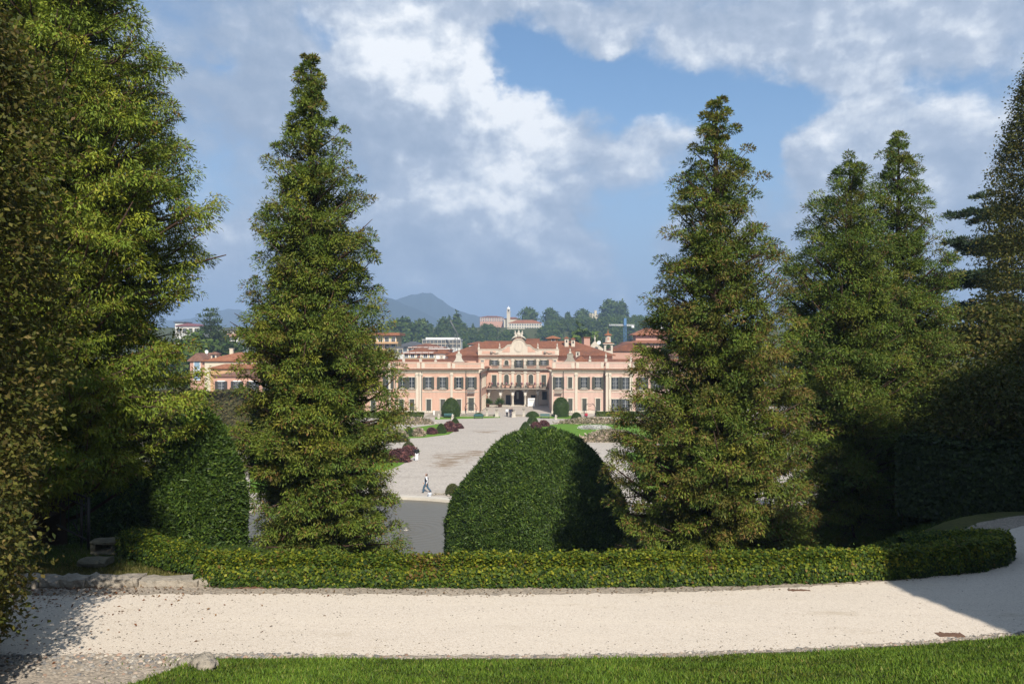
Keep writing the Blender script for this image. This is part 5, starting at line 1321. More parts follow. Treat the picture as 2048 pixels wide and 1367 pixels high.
# ------------------------------------------------------------------ the town behind
def house(label, px0, px1, d, depth, ye, yroof, wall='wall_cream', roof='tile', rt='hip', rows=(), n=0, w=1.0, hh=1.5, zb=0.0, over=.5, shut=None, name='town_house', cat='house', kind='plain', group=None, ridge=None, chim=()):
    x0, x1 = px2x(px0, d), px2x(px1, d); ze = py2z(ye, d)
    r_ = empty(name, ((x0 + x1) / 2, d, zb), label, cat, group)
    m = MB(); m.box(x0, x1, d, d + depth, zb, ze); m.build('wall', M[wall], r_)
    m = MB()
    if rt == 'flat': m.box(x0 - over, x1 + over, d - over, d + depth + over, ze + .002, py2z(yroof, d))
    else: m.hip(x0, x1, d, d + depth, ze + .002, max(py2z(yroof, d + depth / 2) - ze - .2, .3), over, 0, .2, ridge=ridge, gable=(rt == 'gable'))
    rf = m.build('roof', M[roof], r_)
    for (cp, ch) in chim:
        c = MB(); xx = px2x(cp, d); zt = py2z(yroof, d + depth / 2); c.box(xx - .4, xx + .4, d + depth * .4, d + depth * .4 + .8, ze, zt + ch); c.box(xx - .5, xx + .5, d + depth * .4 - .1, d + depth * .4 + .9, zt + ch, zt + ch + .15)
        o = c.build('chimney', M['wall_cream'], None, origin=tuple(r_.location)); o.location = (0, 0, 0); o.parent = rf
    for yr in rows:
        for k in range(n):
            xx = x0 + (x1 - x0) * (k + .5) / n
            window(r_, xx, d, py2z(yr, d), w, hh, kind if shut else 'plain', shut or 'shutter', 'white' if wall != 'wall_white' else 'cream')
    return r_
def boxpart(r_, name, mat, *b):
    m = MB(); m.box(*b); return m.build(name, M[mat], r_)
# left of the palace
house('rose house with blue shutters and brown roof, left of the narrow conifer', 380, 409, 190, 12, 722, 705, 'wall_pink', 'tile_br', 'gable', (738, 759), 1, 1.3, 2.2, shut='blueshut', kind='shut')
r_ = house('cream house with a dormer, right of the one with blue shutters', 409.2, 520, 189.5, 12, 722, 704, 'wall_cream', 'tile_or', 'hip', (), 0, chim=((448, .8),))
m = MB(); xx = px2x(424, 190); m.box(xx - .65, xx + .65, 191, 193, py2z(719, 190), py2z(708, 190)); m.box(xx - .3, xx + .3, 190.96, 191, py2z(717, 190), py2z(710, 190), 1); m.hip(xx - .65, xx + .65, 191, 193, py2z(708, 190), .5, .4, 2, .1); m.build('dormer', [M['wall_cream'], M['glass'], M['tile_br']], r_)
house('low rose house with dark shutters behind the brownish hedge', 427, 585, 172, 10, 752, 741, 'wall_pink', 'tile_br', 'hip', (782,), 5, 1.3, 2.1, shut='darkshut', kind='open')
house('peach upper house with an orange roof rising behind the low rose one', 421, 560, 183.5, 5, 737, 727, 'wall_orange', 'tile_or', 'hip')
house('white house with a dull purple roof on the far left', 352, 399, 330, 12, 652, 646.5, 'wall_white', 'purple_roof', 'gable', (664,), 4, 1.4, 1.6)
house('small white flat-roofed house beyond the purple roof', 350, 367, 345, 8, 645, 643, 'wall_white', 'slate', 'flat')
r_ = house('white and brown apartment house half behind the narrow conifer', 455, 478, 300, 10, 661, 657, 'wall_white', 'slate', 'flat', (672,), 2, 1.6, 1.5)
boxpart(r_, 'balcony', 'wall_pink', px2x(456, 300), px2x(476, 300), 298.6, 300, py2z(673, 300), py2z(667, 300)); boxpart(r_, 'balcony', 'wall_white', px2x(452, 300), px2x(480, 300), 298.4, 300, py2z(684, 300), py2z(679, 300))
house('tall plain house behind the narrow conifer', 560, 700, 200, 12, 722, 702, 'wall_yellow', 'tile', 'hip', (740,), 6, 1.1, 2.0)
house('red-roofed house seen left of the palace wing between the branches', 690, 760, 215, 12, 712, 696, 'wall_pink', 'tile', 'hip', (), 0)
r_ = house('tan apartment tower with balconies and an overhanging red roof', 742, 793, 270, 12, 670.5, 665, 'wall_yellow', 'tile_or', 'flat', (683, 697), 4, 1.3, 1.6, over=1.2, name='apartment_block', cat='apartments')
for yy in (684, 698): boxpart(r_, 'balcony', 'wall_orange', px2x(744, 270), px2x(797, 270), 268.2, 270, py2z(yy + 3, 270), py2z(yy - 1, 270))
house('low pale apartment house with blue awnings below the tan tower', 775, 806, 262, 10, 696, 693, 'wall_white', 'slate', 'flat', (706,), 3, 1.3, 1.4, over=.3, name='apartment_block', cat='apartments')
house('long house with a dark slate roof behind the red hipped roofs', 796, 850, 335, 12, 692, 682.5, 'wall_cream', 'slate', 'gable', (), 0)
r_ = house('long white modern apartment block below the wooded hill', 845, 921, 360, 14, 680, 678, 'wall_white', 'wall_white', 'flat', (686, 694), 10, 1.5, 1.4, over=.2, name='apartment_block', cat='apartments')
boxpart(r_, 'penthouse', 'wall_white', px2x(850, 360), px2x(918, 360), 363, 370, py2z(680, 360), py2z(674.5, 360))
house('cream house with a wide red roof and white dormers', 815, 888, 300, 12, 696, 686.5, 'wall_cream', 'tile', 'hip', (701,), 7, 1.2, 1.2)
house('red hipped house behind the left end of the wing parapet', 806, 870, 205, 14, 707.5, 694, 'wall_yellow', 'tile', 'hip', (714,), 5, 1.0, 1.1)
house('brick-coloured house squeezed behind the white cube house', 856, 900, 240, 10, 700, 694.5, 'wall_pink', 'tile', 'hip', (705,), 4, 1.1, 1.1)
house('white cube house with a small red roof behind the left wing', 871, 895.5, 186, 8, 706.5, 698, 'wall_white', 'tile', 'hip', (715.5,), 1, .35, .45)
house('red-roofed low house at the left end of the palace roof', 938, 975, 262, 12, 688.5, 682, 'wall_white', 'tile', 'hip', ())
house('terracotta house behind the right shoulder of the clock gable', 1056, 1076, 250, 9, 684, 676.5, 'wall_pink', 'tile', 'flat', ())
house('small orange turret house behind the palace roof, topped with a red hip', 1097, 1116, 232, 8, 677, 671, 'wall_orange', 'tile_or', 'hip', (684,), 1, .8, 1.0, over=.8)
house('plain brick gable end behind the two chimneys', 1168, 1180, 236, 8, 676, 673.5, 'wall_pink', 'tile', 'flat', (), over=.1)
house('long red-roofed house at the foot of the bell tower', 1222, 1300, 232, 14, 702, 685, 'wall_pink', 'tile', 'gable', ())
r_ = house('big terracotta house with two tiers of roof beside the gappy conifer', 1256, 1345, 300, 16, 686, 677, 'wall_pink', 'tile_or', 'hip', (), over=1.2)
m = MB(); m.box(px2x(1270, 306), px2x(1335, 306), 304, 312, py2z(684, 306), py2z(670, 306)); m.build('upper_wall', M['wall_pink'], r_)
m = MB(); m.hip(px2x(1270, 306), px2x(1335, 306), 304, 312, py2z(670, 306), 2.6, 1.4, 0, .2); m.build('upper_roof', M['tile_or'], r_)
house('ochre house glimpsed through the gaps of the gappy conifer', 1350, 1470, 225, 12, 712, 694, 'wall_yellow', 'tile', 'hip', (726,), 6, 1.1, 1.6)
# church gable and bell tower
d = 226; r_ = empty('church', (px2x(1192, d), d, 0), 'pale church front with a curved gable left of the bell tower', 'church')
m = MB(); gp_ = [(1172, 712), (1172, 701), (1178, 697), (1183, 689), (1187, 684), (1190, 681), (1193, 684), (1198, 690), (1205, 696), (1212, 699), (1212, 712)]
m.prism_y([(px2x(a, d), py2z(b, d)) for a, b in gp_][::-1], d, d + .8); m.box(px2x(1172, d), px2x(1212, d), d + .8, d + 18, 0, py2z(704, d)); m.build('wall', M['cream'], r_)
m = MB(); m.hip(px2x(1172, d), px2x(1212, d), d + .9, d + 18, py2z(704, d), 2.0, .2, 0, .2, gable=True); m.build('roof', M['tile'], r_)
m = MB(); x = px2x(1190, d); z = py2z(681, d); m.lathe([(.35, z), (.15, z + .4), (.3, z + .8), (.05, z + 1.1), (.05, z + 1.6)], x, d + .4, 8); m.build('finial', M['plinth'], r_)
d = 214; x = px2x(1217, d); q_ = lambda y: py2z(y, d)
r_ = empty('bell_tower', (x, d, 0), 'small pink and white bell tower with an open belfry and lantern', 'bell tower')
w_ = 1.15; m = MB(); m.box(x - w_, x + w_, d, d + 2.3, 0, q_(704), 0)
for sx in (-1, 1):
    for yy in (d, d + 1.85): m.box(x + sx * (w_ - .25) - .25, x + sx * (w_ - .25) + .25, yy, yy + .45, q_(704), q_(688), 0)
m.box(x - w_ + .5, x + w_ - .5, d + .02, d + .4, q_(704), q_(701), 0); n = 8; xa = w_ - .5
for k in range(n):
    a0, a1 = math.pi * k / n, math.pi * (k + 1) / n; zc_ = q_(693.5)
    m.hull([(x + xa * math.cos(a0), d, zc_ + xa * math.sin(a0)), (x + xa * math.cos(a0), d, q_(688)), (x + xa * math.cos(a1), d, q_(688)), (x + xa * math.cos(a1), d, zc_ + xa * math.sin(a1))], [(x + xa * math.cos(a0), d + .4, zc_ + xa * math.sin(a0)), (x + xa * math.cos(a0), d + .4, q_(688)), (x + xa * math.cos(a1), d + .4, q_(688)), (x + xa * math.cos(a1), d + .4, zc_ + xa * math.sin(a1))], 0)
m.build('wall', M['cream'], r_)
m = MB(); m.lathe([(.45, q_(699)), (.4, q_(698)), (.3, q_(696.5)), (.08, q_(695))], x, d + 1.1, 10); m.build('bell', M['iron'], r_)
m = MB(); m.box(x - w_ - .35, x + w_ + .35, d - .35, d + 2.65, q_(688), q_(686.5), 0); m.hip(x - w_ - .2, x + w_ + .2, d - .2, d + 2.5, q_(686.5) + .002, .5, .1, 1, .06); m.build('cornice', [M['cream'], M['tile']], r_)
m = MB(); m.lathe([(.82, q_(684)), (.78, q_(682)), (.72, q_(671)), (.9, q_(670))], x, d + 1.15, 8, ang=.39, sm=False); ln = m.build('lantern', M['cream'], r_)
m = MB(); m.lathe([(1.15, q_(670)), (1.1, q_(669)), (.3, q_(666)), (.18, q_(664)), (.22, q_(663)), (.05, q_(661)), (.03, q_(657))], x, d + 1.15, 8, ang=.39, sm=False); m.build('roof', M['tile_or'], r_)
m = MB(); m.box(x - .25, x + .25, d + .40, d + .46, q_(680), q_(674)); m.build('niche', M['wall_pink'], r_)
def dish(px_, py_, d_, r0, lab):
    x, z = px2x(px_, d_), py2z(py_, d_); m = MB(); vs = []; k = 12
    for rr, yy in ((.02, .22), (.6, .12), (1, 0), (.96, .04), (.55, .16)):
        vs += [(x + r0 * rr * math.cos(6.283 * q / k), d_ + r0 * yy, z + r0 * rr * math.sin(6.283 * q / k)) for q in range(k)]
    m.add(vs, [(i * k + j, i * k + (j + 1) % k, (i + 1) * k + (j + 1) % k, (i + 1) * k + j) for i in range(4) for j in range(k)])
    m.tube([(x, d_ + .2, z), (x, d_ + .4, z - r0 * 2.2)], .08, 6); tag(m.build('satellite_dish', M['white'], origin=(x, d_, z)), lab, 'satellite dish', 'satellite dishes on the roofs')
dish(974, 687, 230, .55, 'white satellite dish left of the clock gable'); dish(1198, 684.5, 224, .55, 'white satellite dish just left of the bell tower'); dish(1325, 653, 318, .9, 'white satellite dish on the two-tiered terracotta house'); dish(413, 703, 188, .45, 'white satellite dish on the brown roof left of the narrow conifer')
# cranes
def crane(label, px_, d_, zb, ytop, jib, mat, name='tower_crane', tipz=None):
    x = px2x(px_, d_); r_ = empty(name, (x, d_, zb), label, 'crane'); zt = py2z(ytop, d_); m = MB(); w_ = .55
    for sx in (-w_, w_):
        for sy in (-w_, w_): m.tube([(x + sx, d_ + sy, zb), (x + sx, d_ + sy, zt)], .09, 4)
    k = 0
    for z in np.arange(zb, zt - 1, 1.1): m.tube([(x - w_, d_ - w_, z), (x + w_, d_ - w_, z + 1.1)] if k % 2 else [(x + w_, d_ - w_, z), (x - w_, d_ - w_, z + 1.1)], .06, 4); k += 1
    m.build('mast', M[mat], r_)
    (xa, za), (xb, zb_) = [(px2x(a, d_), py2z(b, d_)) for a, b in jib]
    m = MB(); m.tube([(xa, d_, za), (xb, d_, zb_)], .16, 4); m.tube([(xa, d_ + .5, za + .55), (xb, d_ + .5, zb_ + .55)], .12, 4)
    for t in np.linspace(0, 1, 16): xx, zz = xa + (xb - xa) * t, za + (zb_ - za) * t; m.tube([(xx, d_, zz), (xx + (xb - xa) / 32, d_ + .5, zz + .55)], .07, 4)
    m.build('jib', M['white'] if mat == 'crane_blue' else M[mat], r_)
    return r_
M['crane_blue'] = pmat('blue_crane_paint', (.09, .20, .38), .6, .1, 2)
r_ = crane('blue tower crane with a white jib before the wooded hill', 1250, 420, 2.0, 636, ((1218, 650.5), (1268, 651)), 'crane_blue')
boxpart(r_, 'cabin', 'crane_blue', px2x(1247.5, 420), px2x(1252.5, 420), 419, 421, py2z(651, 420), py2z(636, 420)); boxpart(r_, 'counterweight', 'white', px2x(1263, 420), px2x(1268, 420), 419.2, 420.8, py2z(655, 420), py2z(651.5, 420))
crane('thin grey crane with a raised jib behind the white apartment block', 912.5, 350, 0.0, 668, ((917, 673), (900, 641)), 'slab')

# ------------------------------------------------------------------ hill with villas and its trees
def hz(d_): return float(ground_z(np.array(0.0), np.array(float(d_))))
house('long rose-coloured convent on the hill top', 960, 1007, 785, 14, 634.5, 631.5, 'wall_pink', 'tile', 'hip', (642, 638), 10, 1.2, 1.3, zb=hz(785) - 1, over=.5, name='hill_house')
house('low red-roofed house right of the hill-top campanile', 1008, 1041, 775, 10, 638, 634, 'wall_cream', 'tile', 'hip', (), 0, zb=hz(775) - 1, name='hill_house')
r_ = house('cream villa with a red roof on the hillside below the campanile', 1018, 1083, 700, 14, 646, 639.5, 'wall_cream', 'tile_or', 'hip', (657, 651), 13, 1.3, 1.6, zb=hz(700) - 2, name='hill_house', cat='villa')
boxpart(r_, 'terrace', 'wall_cream', px2x(1014, 690), px2x(1050, 690), 690, 700, hz(690) - 3, py2z(656, 690))
d = 770; x = px2x(1017, d); r_ = empty('campanile', (x, d, hz(d)), 'slim pale campanile with a white dome on the hill', 'bell tower'); w_ = 1.7
m = MB(); m.box(x - w_, x + w_, d, d + 2 * w_, hz(d), py2z(624, d)); m.box(x - w_ - .4, x + w_ + .4, d - .4, d + 2 * w_ + .4, py2z(624, d), py2z(623, d)); m.build('shaft', M['cream'], r_)
m = MB(); m.box(x - w_ * .9, x + w_ * .9, d + .2, d + 2 * w_ - .2, py2z(623, d), py2z(618, d)); m.box(x - w_ * .5, x + w_ * .5, d + .1, d + .2, py2z(622.4, d), py2z(619, d), 1); m.build('belfry', [M['cream'], M['door']], r_)
m = MB(); z = py2z(618, d); m.lathe([(1.7, z), (1.75, z + .4), (1.45, z + 1.3), (.8, z + 2.0), (.15, z + 2.4), (.08, z + 3.3)], x, d + w_, 12); m.build('dome', M['white'], r_)
d = 800; r_ = empty('castle', (px2x(1197, d), d, hz(d)), 'white castle-like villa with battlements on the hill top', 'castle')
m = MB(); m.box(px2x(1188, d), px2x(1210, d), d, d + 10, hz(d) - 1, py2z(629, d)); m.box(px2x(1178, d), px2x(1188, d), d + 2, d + 9, hz(d) - 1, py2z(626, d)); m.build('wall', M['wall_cream'], r_)
for a, b in ((1189, 1193.5), (1205.5, 1210)):
    m = MB(); m.box(px2x(a, d), px2x(b, d), d - .5, d + 2.5, hz(d) - 1, py2z(621.5, d)); 
    for k in range(3): xx = px2x(a, d) + k * .95; m.box(xx, xx + .5, d - .5, d + 2.5, py2z(621.5, d), py2z(620, d))
    m.build('tower', M['wall_cream'], r_)
m = MB()
for k in range(9): xx = px2x(1193.6, d) + k * .68; m.box(xx, xx + .4, d - .05, d + .35, py2z(629, d), py2z(627.5, d))
m.build('battlement', M['wall_cream'], r_)

def tree_mesh(name, kind, seed):
    """a small far tree: leaf clumps on lumpy branches round a stem, 1 m tall; scaled where it stands"""
    rg = np.random.default_rng(seed); F = Foliage()
    if kind == 'pointed': prof_ = [(0, .25), (.1, .8), (.25, 1), (.5, .72), (.75, .4), (.92, .15), (1, .02)]; r = .24
    elif kind == 'wide': prof_ = [(0, .2), (.15, .75), (.4, 1), (.65, .95), (.85, .62), (.96, .25), (1, .02)]; r = .48
    elif kind == 'tall': prof_ = [(0, .3), (.2, .8), (.45, 1), (.7, .85), (.9, .45), (1, .03)]; r = .26
    else: prof_ = OVAL; r = .37
    n = 170; hh, a, rr, dr = dome_pts(rg, n, prof_)
    lump = 1 + .2 * np.sin(3 * a + seed + 7 * hh) + .16 * np.sin(5 * a - 13 * hh + seed)
    rad = rr * r * lump * (1 - rg.uniform(0, 1, n) ** 2 * .5); z0 = .10
    C = np.stack([np.cos(a) * rad, np.sin(a) * rad, z0 + hh * (1 - z0)], 1)
    per = 9; i = np.repeat(np.arange(n), per); N = len(i)
    P = C[i] + rg.normal(0, .035, (N, 3)); d = rg.normal(0, .6, (N, 3)) + [0, 0, -.2]; up = np.stack([np.cos(a[i]), np.sin(a[i]), np.full(N, .9)], 1) + rg.normal(0, .5, (N, 3))
    L = .085 * rg.uniform(.6, 1.3, N); g_ = [(.070, .115, .024), (.115, .150, .030), (.045, .080, .020)]
    c = pick(rg, n, g_, (.4, .3, .3))[i] * .6 + pick(rg, N, g_, (.4, .3, .3)) * .4
    F.leaves(P, d, up, L, L * .7, c, .1)
    nr, nc = 8, 10; HH, AA = np.meshgrid(np.linspace(0, 1, nr), np.linspace(0, 6.283, nc, endpoint=False), indexing='ij')
    rc = np.interp(HH, [q[0] for q in prof_], [q[1] for q in prof_]) * r * .72
    F.grid(np.stack([np.cos(AA) * rc, np.sin(AA) * rc, z0 + HH * (.93 - z0)], -1), nr, nc, (.045, .07, .018))
    HH, AA = np.meshgrid(np.array([-.06, z0 + .1]), np.linspace(0, 6.283, 6, endpoint=False), indexing='ij'); F.grid(np.stack([np.cos(AA) * .02, np.sin(AA) * .02, HH], -1), 2, 6, (.06, .05, .04))
    return raw_mesh(name, np.concatenate(F.V), np.concatenate(F.F4), None, np.concatenate(F.C), [M['far']])
TM = {k: [tree_mesh('tree', k, 500 + 10 * j + q) for q in range(3)] for j, k in enumerate(('round', 'pointed', 'wide', 'tall'))}
rt_ = np.random.default_rng(77)
def far_tree(px_, d_, h_, kind, label, group=None, wide=1.0, name='tree', zb=None):
    x = px2x(px_, d_); z = hz(d_) if zb is None else zb
    o = mesh_obj(name, TM[kind][int(rt_.integers(3))], None, (x, d_, z - .2)); w_ = h_ * wide; o.scale = (w_, w_, h_); o.rotation_euler = (0, 0, rt_.uniform(0, 6.28))
    return tag(o, label, 'tree', group)
def tree_top(px_, d_, ytop, kind, label, wide=1.0, group=None): z = hz(d_); return far_tree(px_, d_, py2z(ytop, d_) - z, kind, label, group, wide)
tree_top(1057, 760, 614.5, 'wide', 'large round tree on the skyline right of the campanile', 1.0); tree_top(1100, 790, 616, 'round', 'dark rounded tree on the skyline between the round tree and the castle', 1.0)
tree_top(1112, 770, 628, 'wide', 'lower wide tree right of the dark rounded skyline tree'); tree_top(1216, 790, 601.5, 'tall', 'tall dark tree on the skyline right of the castle, left of the tall pair', 1.15); tree_top(1229, 795, 603, 'tall', 'tall dark tree in the middle of the skyline group right of the castle', .95); tree_top(1243, 790, 602.5, 'tall', 'tall dark tree on the skyline above the blue crane', .85)
tree_top(1165, 790, 618, 'wide', 'dark bushy tree on the skyline left of the castle'); tree_top(1136, 800, 624, 'tall', 'thin skyline tree standing in a dip left of the castle', .7)
tree_top(914, 640, 625, 'pointed', 'tallest dark pointed tree on the left shoulder of the hill', 1.1); tree_top(886, 620, 633, 'pointed', 'dark pointed tree left of the tallest pointed one on the hill', 1.1); tree_top(898, 640, 632, 'pointed', 'slender pointed tree between two others on the left shoulder', .9)
tree_top(806, 560, 637, 'round', 'big rounded tree at the left end of the hill above the slate roof', 1.1); tree_top(842, 600, 639, 'round', 'bushy tree on the ridge between the leftmost round tree and the pointed ones', 1.0)
tree_top(1160, 300, 655, 'pointed', 'dark pointed tree right behind the palace chimneys', 1.1); tree_top(1172, 330, 662, 'round', 'bushy green tree behind the plain brick gable end')
tree_top(1322, 700, 636, 'tall', 'skyline tree at the left edge of the gappy conifer', .9)
HT = 'dark green tree on the wooded hill behind the town'; HG = 'trees on the wooded hill'
kinds = ['round', 'wide', 'round', 'pointed', 'tall', 'wide']
cnt = 0
def skyline(px_):
    return np.interp(px_, [300, 400, 560, 740, 790, 850, 960, 1010, 1080, 1130, 1180, 1260, 1320, 1400, 1500, 1700], [668, 668, 662, 652, 645, 644, 646, 652, 645, 636, 632, 630, 634, 634, 640, 650])
for band_, (d0, d1, n_) in enumerate(((395, 470, 44), (470, 560, 50), (560, 640, 60), (640, 720, 52), (720, 800, 56))):
    for k in range(n_):
        px_ = 735 + (1420 - 735) * (k + rt_.uniform(0, 1)) / n_; d_ = rt_.uniform(d0, d1); h_ = rt_.uniform(9, 14) + (2 if px_ > 1100 else 0)
        top = 690 - (hz(d_) + h_ - CZ) * FPX / d_
        lim = skyline(px_) + rt_.uniform(-2, 5)
        if 955 < px_ < 1048 and d_ > 600: lim = max(lim, 645 + rt_.uniform(0, 3))
        if 1008 < px_ < 1090 and 470 < d_ < 705: lim = max(lim, 657.5 + rt_.uniform(0, 4))
        if 1180 < px_ < 1212 and d_ > 600: lim = max(lim, 634)
        if top < lim: h_ = py2z(lim, d_) - hz(d_)
        if h_ < 4.5: continue
        far_tree(px_, d_, h_, kinds[int(rt_.integers(len(kinds)))], HT, HG, rt_.uniform(.9, 1.35)); cnt += 1
for k in range(26):     # trees of the town on the left
    px_, d_ = rt_.uniform(300, 740), rt_.uniform(300, 420); h_ = rt_.uniform(9, 15); lim = 664 + rt_.uniform(0, 16)
    top = 690 - (hz(d_) + h_ - CZ) * FPX / d_
    if top < lim: h_ = py2z(lim, d_) - hz(d_)
    far_tree(px_, d_, h_, 'round', 'rounded tree among the houses on the left behind the big conifers', 'town trees on the left', rt_.uniform(.9, 1.3))
for k, (a, b, yt) in enumerate(((392, 240, 668), (440, 250, 672), (455, 262, 684), (1345, 260, 690), (700, 240, 690))):
    tree_top(a, b, yt, 'round', ['leafy tree just left of the layered pine', 'leafy tree at the right foot of the layered pine', 'low tree below the white and brown apartment house', 'leafy tree behind the gappy conifer above the ochre house', 'leafy tree behind the narrow conifer, above the red-roofed house'][k], 1.2)
conifer('pine_tree', 'tall layered pine standing above the houses on the left', px2x(421, 245), 245.0, 0.0, py2z(617, 245), [(620, 412, 430), (632, 402, 438), (648, 400, 444), (660, 396, 450), (676, 388, 456), (700, 380, 462)], 245.0, 421, 70, 66,
        cols=[(.055, .085, .03), (.085, .115, .04), (.035, .055, .022), (.1, .12, .04), (.06, .06, .03)], pc=(.4, .3, .25, .03, .02), size=1.1, dens=.35, droop=.15, elev=(.0, .3), curv=.05, fill=.2, tiers=8, k=16, tuft=1.1, tflat=.35, mat='far', bark='bark_grey', trunk_r=.4)

def mountain(pts, d_, depth, seed, base=690.0):
    """ridge with slopes falling away on both sides; pts are its crest"""
    rg = np.random.default_rng(seed); xs = np.linspace(pts[0][0], pts[-1][0], 160); cy = np.interp(xs, [p[0] for p in pts], [p[1] for p in pts])
    crest = np.array([py2z(y, d_) for y in cy]); X = np.array([px2x(x, d_) for x in xs])
    for f, a in ((6, .012), (15, .008), (33, .005)): crest = crest * (1 + a * np.sin(xs / 700 * 6.28 * f + seed * f))
    rows = np.linspace(-1, 1, 41); V = []
    for t in rows:
        fall = 1 - abs(t) ** .85; n1 = np.sin(X / 170 + seed + 3 * t) + .6 * np.sin(X / 63 + 5 * t + seed * 2) + .3 * np.sin(X / 27 - 7 * t)
        V.append(np.stack([X + 60 * t * np.sin(X / 300), np.full_like(X, d_ + t * depth), np.maximum(crest * fall * (1 + .07 * n1 * (1 - fall) * 2), -2)], -1))
    V = np.array(V); F = Foliage(); F.grid(V, 41, 160, (.028, .045, .030), wrap=False)
    tag(F.build('mountain', M['far']), kind='structure')
mountain([(300, 690), (420, 672), (560, 640), (660, 612), (720, 592), (752, 586), (790, 599), (820, 612), (850, 627), (880, 640), (940, 655), (1010, 690)], 3000, 700, 1)
mountain([(560, 690), (700, 640), (770, 602), (800, 595), (825, 589), (845, 586), (862, 588), (885, 600), (905, 615), (930, 624), (960, 634), (1000, 646), (1080, 690)], 3600, 700, 2)
mountain([(60, 690), (250, 655), (330, 640), (380, 638), (430, 622), (455, 616), (480, 619), (520, 632), (580, 645), (700, 690)], 4200, 800, 3)
mountain([(900, 690), (1050, 668), (1250, 655), (1500, 640), (1800, 630), (2100, 640), (2500, 690)], 4300, 800, 4)

# ------------------------------------------------------------------ the air
hm = bpy.data.materials.new('haze'); hm.use_nodes = True; hm.node_tree.nodes.clear(); g = NG(hm.node_tree)
out = g.node('ShaderNodeOutputMaterial'); pv = g.node('ShaderNodeVolumePrincipled'); g.l.new(pv.outputs[0], out.inputs['Volume'])
HAZE = 3.3e-4
pv.inputs['Color'].default_value = (.50, .70, 1.0, 1); pv.inputs['Density'].default_value = HAZE; pv.inputs['Anisotropy'].default_value = 0.0
hb = MB(); hb.box(-13000, 13000, -70, 12500, -3, 330); tag(hb.build('haze', hm), kind='stuff')

# ------------------------------------------------------------------ people
def cloth(name, col): 
    if name not in M: M[name] = pmat(name, col, .8, .08, 6)
    return M[name]
def chain_mesh(name, chains, mat, parent, n=8):
    """tapering limbs swept along joint chains, joined as one surface with rounded ends"""
    m = MB()
    for pts, rad in chains:
        pts = [Vector(p) for p in pts]; P, Q = [], []
        for i in range(len(pts) - 1):
            for t in (0, .34, .67): P.append(pts[i].lerp(pts[i + 1], t)); Q.append(rad[i] + (rad[i + 1] - rad[i]) * t)
        P.append(pts[-1]); Q.append(rad[-1])
        a, b = (P[0] - P[1]).normalized(), (P[-1] - P[-2]).normalized()
        P = [P[0] + a * Q[0] * .8, P[0] + a * Q[0] * .5] + P + [P[-1] + b * Q[-1] * .5, P[-1] + b * Q[-1] * .8]; Q = [Q[0] * .25, Q[0] * .8] + Q + [Q[-1] * .8, Q[-1] * .25]
        m.tube(P, Q, n)
    return m.mesh(name, mat), m
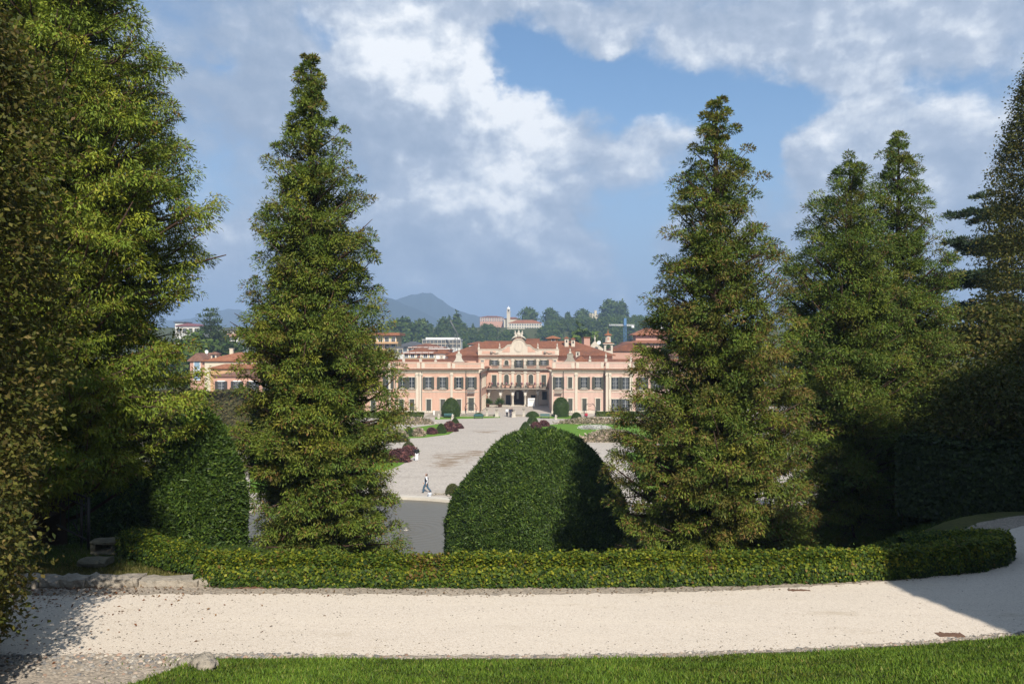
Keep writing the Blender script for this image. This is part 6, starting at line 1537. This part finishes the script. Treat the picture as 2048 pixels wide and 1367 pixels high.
def person(label, px_, py_, h, rz, top, legs, pose='stand', hair=(.03, .022, .018), sleeves=True, vest=None, group=None, zb=0.0):
    """one figure; local +y is where it faces; joints in units of its height"""
    x, y = gp(px_, py_, zb)
    r_ = empty('person', (x, y, zb), label, 'person', group, rz)
    s = h
    if pose == 'walk': hipL, kneeL, ankL, hipR, kneeR, ankR, drop = (-.05, 0, .52), (-.05, .13, .29), (-.05, .17, .045), (.05, 0, .52), (.05, -.05, .27), (.05, -.22, .07), 0
    elif pose == 'sit': hipL, kneeL, ankL, hipR, kneeR, ankR, drop = (-.06, 0, .10), (-.11, .20, .15), (-.10, .30, .04), (.06, 0, .10), (.11, .2, .15), (.10, .30, .04), .42
    else: hipL, kneeL, ankL, hipR, kneeR, ankR, drop = (-.05, 0, .52), (-.055, .03, .285), (-.06, -.01, .045), (.05, 0, .52), (.055, .05, .285), (.06, .09, .05), 0
    def q(p, d=0): return (p[0] * s, p[1] * s, (p[2] - d) * s)
    sh = .815
    if pose == 'walk': aL = [(-.115, 0, sh), (-.155, -.07, .65), (-.14, -.02, .50)]; aR = [(.115, 0, sh), (.15, .06, .65), (.14, .16, .53)]
    elif pose == 'sit': aL = [(-.115, 0, sh), (-.15, .05, .66), (-.10, .16, .58)]; aR = [(.115, 0, sh), (.15, .05, .66), (.10, .16, .58)]
    else: aL = [(-.115, 0, sh), (-.15, -.01, .645), (-.15, .03, .49)]; aR = [(.115, 0, sh), (.15, .01, .645), (.15, .05, .49)]
    A = lambda a: [q(p, drop) for p in a]
    ch = [([q((0, 0, .50), drop), q((0, 0, .60), drop), q((0, -.005, .72), drop), q((0, 0, .80), drop), q((0, 0, .845), drop), q((0, .005, .88), drop), q((0, .012, .93), drop), q((0, .008, .968), drop)],
           [.085 * s, .078 * s, .09 * s, .075 * s, .034 * s, .036 * s, .056 * s, .046 * s]),
          ([q((0, .055, .925), drop), q((0, .078, .912), drop)], [.012 * s, .010 * s]),
          (A(aL), [.036 * s, .028 * s, .020 * s]), (A(aR), [.036 * s, .028 * s, .020 * s]),
          ([q(hipL), q(kneeL), q(ankL)], [.062 * s, .042 * s, .026 * s]), ([q(hipR), q(kneeR), q(ankR)], [.062 * s, .042 * s, .026 * s])]
    for arm in (aL, aR):         # palms, four fingers of unequal length and the thumb
        w = Vector(q(arm[2], drop)); sgn = -1 if arm[0][0] < 0 else 1
        ch.append(([w, w + Vector((0, .008, -.045)) * s], [.019 * s, .021 * s]))
        for f, (fy, ln) in enumerate(((.020, .042), (.009, .050), (-.003, .046), (-.014, .036))):
            b0 = w + Vector((0, .008 + fy, -.055)) * s; ch.append(([b0, b0 + Vector((-sgn * .003, .004, -ln * .55)) * s, b0 + Vector((-sgn * .014, .008, -ln)) * s], [.0062 * s, .0056 * s, .0046 * s]))
        b0 = w + Vector((0, .022, -.022)) * s; ch.append(([b0, b0 + Vector((-sgn * .006, .020, -.018)) * s, b0 + Vector((-sgn * .012, .024, -.036)) * s], [.0075 * s, .0065 * s, .0050 * s]))
    me, _ = chain_mesh('body', ch, M['skin'], None)
    mesh_obj('body', me, r_)
    t = [([q((0, 0, .54), drop), q((0, 0, .62), drop), q((0, -.004, .72), drop), q((0, 0, .79), drop), q((0, 0, .825), drop)], [.098 * s, .092 * s, .104 * s, .092 * s, .05 * s])]
    arms = [([A(a)[0], A(a)[1], tuple(Vector(A(a)[1]).lerp(Vector(A(a)[2]), .92))], [.048 * s, .038 * s, .030 * s]) for a in (aL, aR)]
    # shoulders bridge torso and arms
    arms += [([q((-.115, 0, sh), drop), q((0, 0, sh - .01), drop), q((.115, 0, sh), drop)], [.046 * s, .06 * s, .046 * s])]
    if vest is None: t += arms
    else: me, _ = chain_mesh('sleeve', arms, top, None); mesh_obj('shirt_sleeves', me, r_)
    me, _ = chain_mesh('shirt', t, vest or top, None); mesh_obj('waistcoat' if vest else 'shirt', me, r_)
    me, _ = chain_mesh('trousers', [([q(hipL), q(kneeL), q(ankL)], [.076 * s, .055 * s, .042 * s]), ([q(hipR), q(kneeR), q(ankR)], [.076 * s, .055 * s, .042 * s]), ([q((0, 0, .57), drop), q((0, 0, .50), drop)], [.093 * s, .088 * s])], legs, None); mesh_obj('trousers', me, r_)
    for an in (ankL, ankR):
        me, _ = chain_mesh('shoe', [([q((an[0], an[1] - .025, an[2] - .028)), q((an[0], an[1] + .085, an[2] - .034))], [.024 * s, .018 * s])], cloth('dark_shoe', (.03, .025, .02)), None); mesh_obj('shoe', me, r_)
    hm_ = MB(); hm_.lathe([(.060 * s, .905 * s), (.066 * s, .94 * s), (.060 * s, .965 * s), (.035 * s, .988 * s), (.004 * s, .995 * s)], 0, 0, 12)
    me = hm_.mesh('hair', cloth('hair_%02d' % int(hair[0] * 100), hair)); mesh_obj('hair', me, r_, (0, -.012 * s, -drop * s))
    return r_
person('man in a dark waistcoat and jeans striding left along the pond', 853, 984.5, 1.80, R(90), cloth('white_shirt', (.75, .75, .76)), cloth('blue_jeans', (.05, .10, .15)), 'walk', (.10, .07, .05), vest=cloth('navy_vest', (.02, .022, .035)))
person('small child in a white top crouching on the pond edge', 859.5, 995.0, 1.15, R(25), cloth('white_top', (.55, .58, .62)), cloth('pale_blue_trousers', (.30, .34, .42)), 'sit')
person('woman in a black jacket and white trousers walking away past the purple bushes', 833.5, 921.5, 1.72, R(10), cloth('black_jacket', (.015, .015, .017)), cloth('white_trousers', (.80, .79, .80)), 'stand')
person('visitor in a white shirt walking to the palace between the urns', 1014, 832.5, 1.68, R(0), cloth('white_shirt', (.75, .75, .76)), cloth('dark_trousers', (.04, .04, .05)), 'stand')
person('visitor in dark navy clothes in the middle of the group at the urns', 1021, 834, 1.85, R(180), cloth('navy_coat', (.03, .03, .05)), cloth('grey_trousers', (.12, .11, .13)), 'walk')
person('visitor in a brownish jacket right of the one in navy', 1025, 833, 1.80, R(185), cloth('brown_jacket', (.09, .05, .05)), cloth('dark_trousers', (.04, .04, .05)), 'stand')
person('person in a red top sitting low in front of the right wing', 1172.5, 834, 1.7, R(170), cloth('red_top', (.42, .03, .05)), cloth('dark_trousers', (.04, .04, .05)), 'sit')
